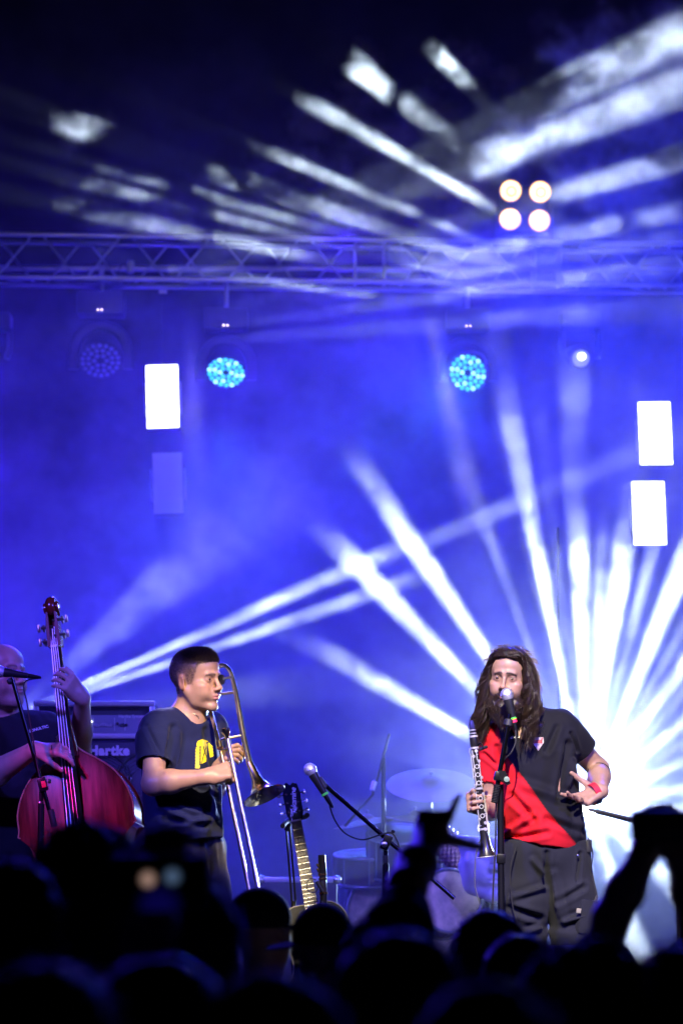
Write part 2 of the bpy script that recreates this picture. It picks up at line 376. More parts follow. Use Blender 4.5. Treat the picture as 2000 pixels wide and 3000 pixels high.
# four-cell blinder standing above the truss
warm = mat('blinder_glow', (1, 0.9, 0.7), emit=(1.0, 0.85, 0.50), estr=1.3)
bc = P(1538, 602, TY - 0.12)
bl4 = thing('blinder', 'four-cell audience blinder burning warm white above the truss', 'stage light', bc)
MB().box(bc + Vector((0, 0.13, 0)), (0.30, 0.12, 0.30), bev=0.012).build('housing', housing, bl4)
MB().tube([bc + Vector((-0.17, 0.12, 0.02)), bc + Vector((-0.17, 0.12, -0.2)), bc + Vector((0.17, 0.12, -0.2)), bc + Vector((0.17, 0.12, 0.02))], 0.012, 8).build('yoke', housing, bl4)
for px, py in ((1495, 559), (1581, 562), (1493, 642), (1579, 646)):
    c = P(px, py, TY - 0.12); fr = frame((c * 0 + Vector((0, CAM_Y, CAM_Z)) - c))
    ce = MB().lathe([(0.03, -0.06), (0.06, -0.03), (0.071, 0.0), (0.073, 0.004), (0.068, 0.005), (0.055, -0.02), (0.03, -0.04)], c, fr, 28).build('lamp_cell', chrome, bl4)
    MB().torus(c, 0.0665, 0.005, fr, 32, 6).build('halo_ring', mat('blinder_orange', (1, .5, .1), emit=(1.0, 0.42, 0.08), estr=0.9), ce)  # orange halo round the lit lens, drawn as an emitting ring
    MB().ball(c + fr @ Vector((0, 0, -0.006)), (0.066, 0.066, 0.010), fr, 24, 10).build('lens', warm, ce)
    MB().torus(c + fr @ Vector((0.004, -0.004, 0.0075)), 0.028, 0.006, fr, 20, 6).build('amber_swirl', mat('blinder_amber', (1, .7, .3), emit=(1.0, 0.60, 0.16), estr=0.7), ce)  # amber swirl of light in the cell, drawn as an emitting ring
spot('blinder_light', bc + Vector((0, -0.06, 0)), (0, -4, 1.5), 40, 110, (1, 0.8, 0.5), 0.6, 0.1, bl4)

up = thing('upright_pole', 'thin dark vertical pole behind the bearded singer head', 'pole', (P(1634, 1700, 3.6).x, 3.6, Z_ST)); xx = P(1634, 1700, 3.6).x
MB().tube([(xx, 3.6, Z_ST + .02), (xx, 3.6, P(1634, 1545, 3.6).z)], .007, 10).build('pole', black_metal, up); MB().lathe([(.15, 0), (.15, .012), (.02, .02)], (xx, 3.6, Z_ST + .001), None, 24).build('foot', black_metal, up)
# ------------------------------------------------------------------ fan lights on the stage floor
def fan_light(name, S, targets, power, label, core=0.05, cat='stage light'):
    t = thing('fan_light', label, cat, (S.x, S.y, Z_ST), group='multi-beam effect lights behind the band')
    fr = frame((0.02, -1, 0.06))
    MB().box((S.x, S.y + 0.1, Z_ST + 0.03), (0.3, 0.26, 0.06), bev=0.01).build('foot_plate', housing, t)
    MB().tube([(S.x, S.y + 0.14, Z_ST + 0.05), (S.x, S.y + 0.14, S.z - 0.08)], 0.02, 10).build('pole', black_metal, t)
    for k in (-1, 1): MB().box((S.x + 0.11 * k, S.y + 0.1, S.z - 0.05), (0.02, 0.05, 0.16), bev=0.005).build('yoke_arm', housing, t)
    h = MB().lathe([(0.03, -0.2), (0.075, -0.18), (0.09, -0.06), (0.092, 0.0), (0.086, 0.004), (0.08, -0.012)], S + Vector((0, 0.03, 0)), fr, 28).build('head', housing, t)
    for k in range(7):
        a = k * math.pi / 3; q = Vector((0, 0, 0)) if k == 6 else Vector((0.05 * math.cos(a), 0.05 * math.sin(a), 0))
        MB().ball(S + Vector((0, 0.028, 0)) + fr @ q, (0.02, 0.02, 0.01), fr, 12, 8).build('lens', mat('fan_lens', (1, 1, 1), emit=(0.85, 0.93, 1.0), estr=14), h)
    for px, py, yy, pw, an in targets:
        spot('beam', S, P(px, py, yy), power * pw, an, BEAM, 0.6, 0.02, t, True)
    return t
S_A = P(1718, 2356, 4.6)
A = [  # pixel and depth where each beam leaves the smoke, relative power, cone
    (1005, 1290, 1.3, 1.5, 2.3), (875, 1480, 1.3, 1.5, 2.3), (845, 1845, 1.4, 1.6, 2.1), (1462, 1090, 1.3, 1.5, 2.5), (1682, 1200, 1.3, 1.4, 2.7),
    (1880, 1240, 1.35, 1.2, 2.8), (2130, 1330, 1.35, 1.1, 2.8), (2230, 1620, 1.7, 1.0, 2.8), (2280, 1880, 1.7, 1.0, 2.6), (2330, 2090, 1.7, 1.0, 2.4), (2330, 2260, 1.7, 1.0, 2.6),
    (2280, 2400, 1.7, 1.1, 3.2), (2280, 2560, 1.7, 1.1, 3.4), (2150, 2760, 1.7, 1.1, 3.8), (1920, 2950, 1.7, 1.1, 4.0), (1370, 1400, 1.8, 0.25, 1.6), (2050, 1520, 1.4, .6, 2.4), (1780, 1500, 1.6, .5, 2.6),
    (1780, 1260, 1.5, .28, 1.8), (2000, 1260, 1.5, .45, 1.8), (2200, 1480, 1.5, .5, 1.8), (2250, 1750, 1.5, .55, 1.7), (2300, 1985, 1.6, .55, 1.7), (1575, 1180, 1.5, .22, 1.6), (1640, 2950, 1.2, 0.6, 3.4), (1500, 1975, 0.2, .45, 4.4)]
fanA = fan_light('fan_light', S_A, A, 40000, 'multi-beam light blazing white behind the bearded singer')
spot('halo', S_A, P(1930, 2260, 0.0), 3300, 72, (0.42, 0.58, 1.0), 0.9, 0.05, fanA)
S_B = P(22, 2104, 4.2)
B = [(1010, 1672, 2.0, 1.0, 1.6), (1090, 1738, 2.0, 1.0, 1.6), (660, 1560, 2.2, 0.008, 9.0), (1500, 1480, 2.6, .25, 2.0), (900, 2010, 2.4, .015, 6.0), (-200, 1790, 2.6, .12, 3)]
fanB = fan_light('fan_light', S_B, B, 52000, 'multi-beam light hidden behind the bald bassist')

# ------------------------------------------------------------------ blue wash and front light
BLUE = (0.040, 0.014, 1.0)
for px, py, tx, ty, ty_y, pw in ((-420, 1480, 500, 1650, 3.0, 1.0), (480, 800, 500, 1900, 3.4, 0.55), (1000, 800, 900, 1900, 3.6, 0.62), (1560, 800, 1500, 2000, 3.6, 0.75), (2250, 800, 1700, 1700, 3.2, 0.8)):
    spot('blue_wash', P(px, py - (160 if py == 800 else 0), 5.1), P(tx, ty, ty_y), 900 * pw, 140, (0.050, 0.020, 1.0) if px < 1200 else (0.02, 0.035, 1.0), 1.0, 0.12)
spot('blue_wash', P(300, 2500, 6.5), P(300, 900, 5.5), 80, 150, BLUE, 1.0, 0.12)
spot('blue_wash', P(1500, 2500, 6.8), P(1500, 500, 5.5), 240, 140, BLUE, 1.0, 0.12)
# front truss profile spot between the two soloists (out of frame)
KEY = Vector((0.05, -5.6, 6.4))
spot('front_light', KEY, P(662, 2225, 0.2), 3700, 5.6, (1.0, 0.76, 0.42), 0.35, 0.05)
spot('front_light', KEY + Vector((.3, 0, 0)), P(1545, 2300, 0.0), 3800, 10.5, (1.0, 0.87, 0.74), 0.35, 0.05)
spot('front_light', KEY + Vector((.15, 0, 0)), P(925, 2470, 0.5), 1100, 4.6, (1.0, 0.86, 0.62), 0.6, 0.05)
spot('pink_wash', (-3.4, -4.5, 5.2), P(270, 2460, 0.6), 900, 5.2, (1.0, 0.02, 0.36), 0.9, 0.1)
spot('blue_front', (-4.5, -5.5, 5.8), P(900, 2300, 0.3), 1900, 30, (0.10, 0.08, 1.0), 0.6, 0.2)
spot('blue_front', (4.5, -5.5, 5.8), P(1300, 2300, 0.3), 1900, 30, (0.10, 0.08, 1.0), 0.6, 0.2)
spot('hair_light', P(1235, 830, 6.3), P(1500, 2010, 0.05), 6000, 2.4, (0.9, 0.9, 1.0), 0.6, 0.03)
spot('hair_light', P(560, 830, 6.3), P(565, 2020, 0.25), 3500, 3.0, (0.6, 0.6, 1.0), 0.6, 0.03)
spot('truss_light', (-1.5, -6.0, 6.0), P(700, 760, 6.6), 200, 16, (0.85, 0.72, 1.0), 0.8, 0.1)
spot('violet_wash', (-3.0, -4.5, 5.4), P(60, 2080, 0.9), 420, 9, (0.28, 0.05, 1.0), 0.8, 0.1)

# ------------------------------------------------------------------ haze and drifting smoke
D_STAGE, D_PUFF, D_THIN = 0.076, 0.75, 0.0013
PUFFS = [  # pixel centre, pixel radii, depth, depth radius, strength : clots of smoke
    (1068, 228, 78, 62, 6.1, .35, 1.3), (1345, 205, 95, 60, 6.2, .35, 1.3), (1490, 275, 42, 36, 6.3, .3, 1.0), (955, 345, 105, 55, 6.1, .35, 1.0), (1100, 420, 150, 80, 6.2, .35, 1.0), (1310, 545, 140, 80, 6.3, .35, 1.0), (1230, 300, 55, 45, 6.2, .3, .9), (1290, 370, 120, 60, 6.3, .3, .4),
    (840, 470, 95, 45, 6.1, .35, 1.2), (990, 530, 120, 50, 6.1, .35, .8), (1130, 600, 120, 45, 6.2, .35, .6), (1040, 640, 140, 45, 6.2, .35, .9), (635, 565, 70, 32, 6.1, .3, 1.2), (760, 645, 140, 45, 6.1, .3, 1.0), (240, 378, 70, 45, 6.0, .3, 1.1),
    (330, 550, 150, 36, 6.0, .3, 1.0), (420, 670, 180, 36, 6.0, .3, .8), (790, 722, 150, 36, 6.1, .3, 1.0), (900, 860, 200, 40, 6.1, .3, 1.1), (640, 830, 160, 36, 6.0, .3, .8), (1330, 800, 160, 40, 6.2, .3, .7), (1300, 720, 120, 60, 6.3, .3, .6),
    (1650, 150, 70, 45, 3.1, .5, 1.1), (1770, 130, 90, 50, 3.0, .5, 1.0), (1700, 300, 130, 50, 3.2, .5, .9), (1850, 240, 130, 70, 3.0, .6, 1.0), (1990, 160, 130, 120, 2.8, .6, 1.1), (1580, 380, 80, 40, 3.4, .5, 1.2), (1480, 460, 110, 45, 3.5, .5, .9), (1700, 400, 120, 45, 3.3, .5, .8), (1900, 330, 150, 60, 3.0, .6, .9),
    (1820, 520, 240, 60, 3.1, .6, .9), (1500, 700, 220, 60, 3.5, .6, .8), (1850, 660, 260, 70, 3.1, .6, .7), (1450, 790, 200, 50, 3.6, .6, .9), (1800, 770, 280, 60, 3.2, .6, .6), (1600, 890, 320, 50, 3.4, .6, .4),
    (350, 1790, 80, 100, 2.9, .4, 1.0), (490, 1690, 140, 55, 2.8, .4, 1.1), (660, 1590, 110, 60, 2.7, .4, 1.1), (880, 1500, 120, 70, 2.4, .4, .8), (250, 1890, 110, 90, 3.2, .4, .7), (370, 2120, 120, 80, 2.9, .4, .5), (600, 1660, 60, 50, 2.7, .3, .9)]
def haze_nodes():
    ng = bpy.data.node_groups.new('stage_smoke', 'GeometryNodeTree'); ng.interface.new_socket('Geometry', in_out='OUTPUT', socket_type='NodeSocketGeometry')
    N = ng.nodes.new; L = ng.links.new
    out = N('NodeGroupOutput'); vc = N('GeometryNodeVolumeCube'); pos = N('GeometryNodeInputPosition').outputs[0]
    vc.inputs['Min'].default_value = (-5.0, 0.5, Z_ST + 0.02); vc.inputs['Max'].default_value = (5.0, 8.1, 8.6)
    vc.inputs['Resolution X'].default_value = 280; vc.inputs['Resolution Y'].default_value = 150; vc.inputs['Resolution Z'].default_value = 215
    def mrange(src, a, b, c, d, smooth=True):
        r = N('ShaderNodeMapRange'); r.interpolation_type = 'SMOOTHSTEP' if smooth else 'LINEAR'; r.inputs[1].default_value = a; r.inputs[2].default_value = b
        r.inputs[3].default_value = c; r.inputs[4].default_value = d; L(src, r.inputs[0]); return r.outputs[0]
    def M_(op, a, b):
        r = N('ShaderNodeMath'); r.operation = op
        for i, s in enumerate((a, b)):
            if isinstance(s, (int, float)): r.inputs[i].default_value = s
            else: L(s, r.inputs[i])
        return r.outputs[0]
    def V_(op, a, b):
        r = N('ShaderNodeVectorMath'); r.operation = op
        for i, s in enumerate((a, b)):
            if isinstance(s, tuple): r.inputs[i].default_value = s
            else: L(s, r.inputs[i])
        return r.outputs['Value'] if op == 'LENGTH' else r.outputs[0]
    def noise(vec, scale, det, rough=0.55, dist=0.0):
        n = N('ShaderNodeTexNoise'); n.inputs['Scale'].default_value = scale; n.inputs['Detail'].default_value = det; n.inputs['Roughness'].default_value = rough
        n.inputs['Distortion'].default_value = dist; L(vec, n.inputs['Vector']); return n.outputs
    sep = N('ShaderNodeSeparateXYZ'); L(pos, sep.inputs[0]); x, y, z = sep.outputs
    w1 = noise(pos, 2.6, 5, 0.68)[1]
    wp = V_('ADD', pos, V_('MULTIPLY', V_('SUBTRACT', w1, (.5, .5, .5)), (.75, .75, .75)))       # torn, curling coordinates
    n1 = noise(wp, 0.8, 4, 0.6)[0]; n3 = noise(wp, 5.4, 5, 0.70, 0.6)[0]
    yf = M_('ADD', y, M_('MULTIPLY', M_('SUBTRACT', n1, 0.5), 2.0))
    front = M_('MULTIPLY', mrange(yf, 1.35, 2.3, 0.003, 1.0), mrange(z, 1.3, 2.6, 0.5, 1.0))
    body = M_('MULTIPLY', front, M_('MULTIPLY', mrange(n1, 0.36, 0.64, 0.28, 1.5), mrange(n3, 0.38, 0.60, 0.15, 1.9)))
    pk = N('ShaderNodeVectorMath'); pk.operation = 'LENGTH'; L(V_('MULTIPLY', V_('SUBTRACT', wp, tuple(P(150, 1000, 5.9))), (1 / 1.6, 1 / 2.4, 1 / .9)), pk.inputs[0])
    clear = mrange(pk.outputs['Value'], 0.6, 1.3, 0.06, 1.0)                                        # a pocket of clearer air under the left end of the truss
    fade = M_('MAXIMUM', mrange(z, 4.4, 5.5, 1.0, 0.0), mrange(z, 5.2, 6.8, 0.20, 0.0))
    stage = M_('MULTIPLY', M_('MULTIPLY', M_('MULTIPLY', body, fade), clear), D_STAGE)
    thin = M_('MULTIPLY', M_('MULTIPLY', mrange(x, -1.5, 1.8, 0.4, 3.2), M_('MULTIPLY', mrange(z, 5.6, 7.2, 1.0, 0.0), mrange(z, 4.7, 5.6, 0.0, 1.0))), D_THIN)
    tot = M_('ADD', stage, thin)
    acc = None
    for px, py, rx, ry, yy, rd, amp in PUFFS:
        c = P(px, py, yy); k = pxm(yy)
        v = V_('MULTIPLY', V_('SUBTRACT', wp, tuple(c)), (k / rx, 1 / rd, k / ry))
        ln = N('ShaderNodeVectorMath'); ln.operation = 'LENGTH'; L(v, ln.inputs[0])
        e = mrange(ln.outputs['Value'], 0.60, 1.20, amp, 0.0)
        acc = e if acc is None else M_('MAXIMUM', acc, e)
    puff = M_('MULTIPLY', M_('MULTIPLY', acc, mrange(n3, 0.41, 0.57, 0.04, 1.5)), D_PUFF)
    L(M_('ADD', tot, puff), vc.inputs['Density'])
    sm = N('GeometryNodeSetMaterial'); sm.inputs['Material'].default_value = HZ; L(vc.outputs[0], sm.inputs[0]); L(sm.outputs[0], out.inputs[0])
    return ng
HZ = bpy.data.materials.new('haze'); HZ.use_nodes = True
_nt = HZ.node_tree; _nt.nodes.clear(); _o = _nt.nodes.new('ShaderNodeOutputMaterial'); _p = _nt.nodes.new('ShaderNodeVolumePrincipled'); _nt.links.new(_p.outputs[0], _o.inputs['Volume'])
_p.inputs['Color'].default_value = (0.95, 0.96, 1, 1); _p.inputs['Density'].default_value = 1.0; _p.inputs['Anisotropy'].default_value = 0.0
hz = MB().box((0, 4.3, 4.8), (10, 7.6, 7.6)).build('haze', HZ, smooth=False, kind='stuff')
tag(hz, 'stage smoke and haze lit blue with white beams through it', 'haze')
_md = hz.modifiers.new('smoke', 'NODES'); _md.node_group = haze_nodes()
cy.volume_step_rate = float(os.environ.get('SR', 4.5)); cy.volume_max_steps = 128
# ------------------------------------------------------------------ sculpting: blended round forms meshed as one continuous skin
class Sculpt:
    def __init__(self): self.p = []
    def cone(self, a, b, ra, rb, k=0.02, cut=False):
        self.p.append(('c', np.array(a, float), np.array(b, float), ra, rb, k, cut)); return self
    def ell(self, c, r, rot=None, k=0.02, cut=False):
        self.p.append(('e', np.array(c, float), np.array(r, float), np.array(rot if rot is not None else Matrix.Identity(3)).astype(float), None, k, cut)); return self
    def ccone(self, a, b, ra, rb, k=0.01, cut=False, rnd=0.004):
        """flat-ended cone"""
        self.p.append(('f', np.array(a, float), np.array(b, float), ra, rb, k, cut, rnd)); return self
    def plane(self, c, n, k=0.004):
        """keep the side that n points away from"""
        self.p.append(('p', np.array(c, float), np.array(n, float) / np.linalg.norm(n), 0, 0, k, True)); return self
    def bbox(self):
        lo = np.full(3, 1e9); hi = -lo
        for q in self.p:
            if q[6]: continue
            if q[0] == 'e':
                ext = np.sqrt(((q[3] * q[2][None, :]) ** 2).sum(1)); l, h_ = q[1] - ext, q[1] + ext
            else:
                rr = max(q[3], q[4]); l = np.minimum(q[1], q[2]) - rr; h_ = np.maximum(q[1], q[2]) + rr
            lo = np.minimum(lo, l); hi = np.maximum(hi, h_)
        return lo, hi
    def field(self, h):
        lo, hi = self.bbox(); lo -= 4 * h; hi += 4 * h
        n = np.ceil((hi - lo) / h).astype(int) + 1
        F = np.full(n, 0.25, np.float32); ax = [lo[i] + h * np.arange(n[i]) for i in range(3)]
        for q in self.p:
            k = q[5]; mar = k + 3 * h
            if q[0] == 'p':
                X = ax[0][:, None, None]; Y = ax[1][None, :, None]; Z = ax[2][None, None, :]
                d = (X - q[1][0]) * q[2][0] + (Y - q[1][1]) * q[2][1] + (Z - q[1][2]) * q[2][2]
                F = np.maximum(F, d.astype(np.float32)); continue
            if q[0] == 'e':
                ext = np.sqrt(((q[3] * q[2][None, :]) ** 2).sum(1)) + mar * 1.5; l, u = q[1] - ext, q[1] + ext
            else:
                rr = max(q[3], q[4]) + mar; l = np.minimum(q[1], q[2]) - rr; u = np.maximum(q[1], q[2]) + rr
            i0 = np.clip(np.floor((l - lo) / h).astype(int), 0, n); i1 = np.clip(np.ceil((u - lo) / h).astype(int) + 1, 0, n)
            if np.any(i1 <= i0): continue
            sl = tuple(slice(a, b) for a, b in zip(i0, i1))
            X = ax[0][sl[0]][:, None, None]; Y = ax[1][sl[1]][None, :, None]; Z = ax[2][sl[2]][None, None, :]
            if q[0] == 'e':
                dx, dy, dz = X - q[1][0], Y - q[1][1], Z - q[1][2]; m = q[3]; r = q[2]
                a = (dx * m[0, 0] + dy * m[1, 0] + dz * m[2, 0]) / r[0]; b = (dx * m[0, 1] + dy * m[1, 1] + dz * m[2, 1]) / r[1]; c = (dx * m[0, 2] + dy * m[1, 2] + dz * m[2, 2]) / r[2]
                k0 = np.sqrt(a * a + b * b + c * c) + 1e-9; k1 = np.sqrt((a / r[0]) ** 2 + (b / r[1]) ** 2 + (c / r[2]) ** 2) + 1e-9
                d = k0 * (k0 - 1) / k1
            else:
                A, B, ra, rb = q[1:5]; ba = B - A; L2 = max(float(ba @ ba), 1e-9)
                t = ((X - A[0]) * ba[0] + (Y - A[1]) * ba[1] + (Z - A[2]) * ba[2]) / L2
                tc = np.clip(t, 0, 1)
                dist = np.sqrt((X - A[0] - tc * ba[0]) ** 2 + (Y - A[1] - tc * ba[1]) ** 2 + (Z - A[2] - tc * ba[2]) ** 2) if q[0] == 'c' else None
                if q[0] == 'c': d = dist - (ra + (rb - ra) * tc)
                else:
                    rad = np.sqrt(np.maximum((X - A[0] - t * ba[0]) ** 2 + (Y - A[1] - t * ba[1]) ** 2 + (Z - A[2] - t * ba[2]) ** 2, 0))
                    Lh = math.sqrt(L2) / 2; e1 = rad - (ra + (rb - ra) * tc) + q[7]; e2 = np.abs(t - 0.5) * 2 * Lh - Lh + q[7]
                    d = np.minimum(np.maximum(e1, e2), 0) + np.sqrt(np.maximum(e1, 0) ** 2 + np.maximum(e2, 0) ** 2) - q[7]
            d = d.astype(np.float32); f = F[sl]
            if q[6]:
                d = -d; hh = np.maximum(k - np.abs(f - d), 0) / k; F[sl] = np.maximum(f, d) + hh * hh * k * 0.25
            else:
                hh = np.maximum(k - np.abs(f - d), 0) / k; F[sl] = np.minimum(f, d) - hh * hh * k * 0.25
        return F, lo
    def mesh(self, h):
        F, lo = self.field(h); s = F < 0; n = np.array(F.shape)
        c = np.zeros(n - 1, np.int8)
        for i in (0, 1):
            for j in (0, 1):
                for k in (0, 1): c += s[i:n[0] - 1 + i, j:n[1] - 1 + j, k:n[2] - 1 + k]
        act = np.argwhere((c > 0) & (c < 8)); idx = np.full(n - 1, -1, np.int32); idx[tuple(act.T)] = np.arange(len(act))
        pos = np.zeros((len(act), 3)); cnt = np.zeros(len(act))
        for axn in range(3):
            o1, o2 = [a for a in range(3) if a != axn]
            for i in (0, 1):
                for j in (0, 1):
                    off = np.zeros(3, int); off[o1] = i; off[o2] = j; a = act + off; b = a.copy(); b[:, axn] += 1
                    fa = F[tuple(a.T)]; fb = F[tuple(b.T)]; mk = (fa < 0) != (fb < 0)
                    t = np.where(mk, fa / np.where(mk, fa - fb, 1), 0); p = a.astype(float); p[:, axn] += t
                    pos[mk] += p[mk]; cnt[mk] += 1
        V = lo + h * pos / cnt[:, None]; Q = []
        for axn in range(3):
            o1, o2 = [(1, 2), (2, 0), (0, 1)][axn]
            sa = [slice(None)] * 3; sb = [slice(None)] * 3; sa[axn] = slice(0, n[axn] - 1); sb[axn] = slice(1, n[axn])
            e = np.argwhere(s[tuple(sa)] != s[tuple(sb)])
            e = e[(e[:, o1] > 0) & (e[:, o2] > 0) & (e[:, o1] < n[o1] - 1) & (e[:, o2] < n[o2] - 1)]
            q = []
            for d1, d2 in ((-1, -1), (0, -1), (0, 0), (-1, 0)):
                g = e.copy(); g[:, o1] += d1; g[:, o2] += d2; q.append(idx[tuple(g.T)])
            q = np.stack(q, 1); ins = s[tuple(e.T)]
            q[~ins] = q[~ins][:, ::-1]; Q.append(q)
        Q = np.concatenate(Q); Q = Q[(Q >= 0).all(1)]
        return V, Q
def vnormals(V, Q):
    a = V[Q[:, 2]] - V[Q[:, 0]]; b = V[Q[:, 3]] - V[Q[:, 1]]; fn = np.cross(a, b); N_ = np.zeros_like(V)
    for i in range(4): np.add.at(N_, Q[:, i], fn)
    return N_ / (np.linalg.norm(N_, axis=1, keepdims=True) + 1e-12)
def relax(V, Q, it=2, lam=0.5):
    for _ in range(it):
        S = np.zeros_like(V); cn = np.zeros(len(V))
        for i in range(4):
            for j in (1, 3): np.add.at(S, Q[:, i], V[Q[:, (i + j) % 4]]); np.add.at(cn, Q[:, i], 1)
        V = V + lam * (S / np.maximum(cn, 1)[:, None] - V)
    return V
_lat = np.random.RandomState(5).rand(32, 32, 32).astype(np.float32)
def vnoise(p):
    p = np.asarray(p); i = np.floor(p).astype(int); f = p - i; f = f * f * (3 - 2 * f); r = 0
    for a in (0, 1):
        for b in (0, 1):
            for c in (0, 1):
                w = (f[:, 0] if a else 1 - f[:, 0]) * (f[:, 1] if b else 1 - f[:, 1]) * (f[:, 2] if c else 1 - f[:, 2])
                r = r + w * _lat[(i[:, 0] + a) % 32, (i[:, 1] + b) % 32, (i[:, 2] + c) % 32]
    return r - 0.5
def skin_mesh(name, V, Q, m, parent, cols=None):
    me = bpy.data.meshes.new(name)
    Mi = np.array(ROOT[root_of(parent).name].inverted()); V2 = V @ Mi[:3, :3].T + Mi[:3, 3]
    me.vertices.add(len(V2)); me.vertices.foreach_set('co', V2.astype(np.float32).ravel())
    me.loops.add(Q.size); me.loops.foreach_set('vertex_index', Q.astype(np.int32).ravel())
    me.polygons.add(len(Q)); me.polygons.foreach_set('loop_start', np.arange(0, Q.size, 4, dtype=np.int32))
    me.update(calc_edges=True); me.validate(); me.shade_smooth()
    if cols is not None:
        at = me.color_attributes.new('tint', 'FLOAT_COLOR', 'POINT'); at.data.foreach_set('color', np.concatenate([cols, np.ones((len(cols), 1))], 1).astype(np.float32).ravel())
    me.materials.append(m)
    o = bpy.data.objects.new(name, me); C.objects.link(o); o.parent = parent; return o

def hand(S, wrist, to, palm, thumb, curl, spread=5, scale=1.0, tcurl=(20, 25), tout=40, k=0.006):
    """wrist: world point, to: direction of the fingers, palm: direction the palm faces, thumb: side of the thumb, curl: per finger three bends"""
    w = Vector(wrist); d = Vector(to).normalized(); pn = Vector(palm); pn = (pn - d * pn.dot(d)).normalized()
    sd = d.cross(pn)
    if sd.dot(Vector(thumb)) < 0: sd = -sd
    s = scale
    def q(a, b, c): return w + d * a * s + sd * b * s + pn * c * s
    S.cone(q(0.0, 0, 0), q(0.03, 0.002, 0), 0.027 * s, 0.027 * s, 0.02)
    for b in (-0.03, -0.011, 0.011, 0.03): S.cone(q(0.02, b * 0.55, 0), q(0.092, b, -0.003), 0.017 * s, 0.0125 * s, 0.012)
    S.cone(q(0.03, -0.025, 0.010), q(0.065, -0.03, 0.008), 0.014 * s, 0.011 * s, 0.012)          # heel of the hand
    tips = []
    for fi, (b, ln, rad) in enumerate(((0.031, 0.074, 0.0088), (0.0105, 0.083, 0.0092), (-0.0105, 0.077, 0.0087), (-0.031, 0.060, 0.0078))):
        p = q(0.092, b, 0.0); a = 0; sp = R(spread * (1.5 - fi)) ; dd = (d * math.cos(sp) + sd * math.sin(sp)).normalized()
        for ph, (fr, cv) in enumerate(zip((0.46, 0.30, 0.24), curl[fi])):
            a += R(cv); v = dd * math.cos(a) + pn * math.sin(a); nx_ = p + v * ln * fr * 1.06 * s
            S.cone(p, nx_, rad * (1.06 - 0.09 * ph) * s, rad * (0.98 - 0.1 * ph) * s, k); p = nx_
        tips.append(p)
    # thumb leaves the side of the palm near its base
    to_ = R(tout); v = (d * math.cos(to_) + sd * math.sin(to_) * 0.8 + pn * 0.45).normalized(); p = q(0.022, 0.022, 0.008)
    p2 = p + v * 0.045 * s; S.cone(p, p2, 0.017 * s, 0.0125 * s, 0.014)
    a = 0
    for ln, cv, r0, r1 in ((0.034, tcurl[0], 0.0115, 0.0105), (0.028, tcurl[1], 0.0105, 0.0085)):
        a += R(cv); v2 = (v * math.cos(a) + (pn * 0.8 + d * 0.6 - sd * 0.2).normalized() * math.sin(a)).normalized(); p3 = p2 + v2 * ln * s
        S.cone(p2, p3, r0 * s, r1 * s, 0.006); p2 = p3
    return tips

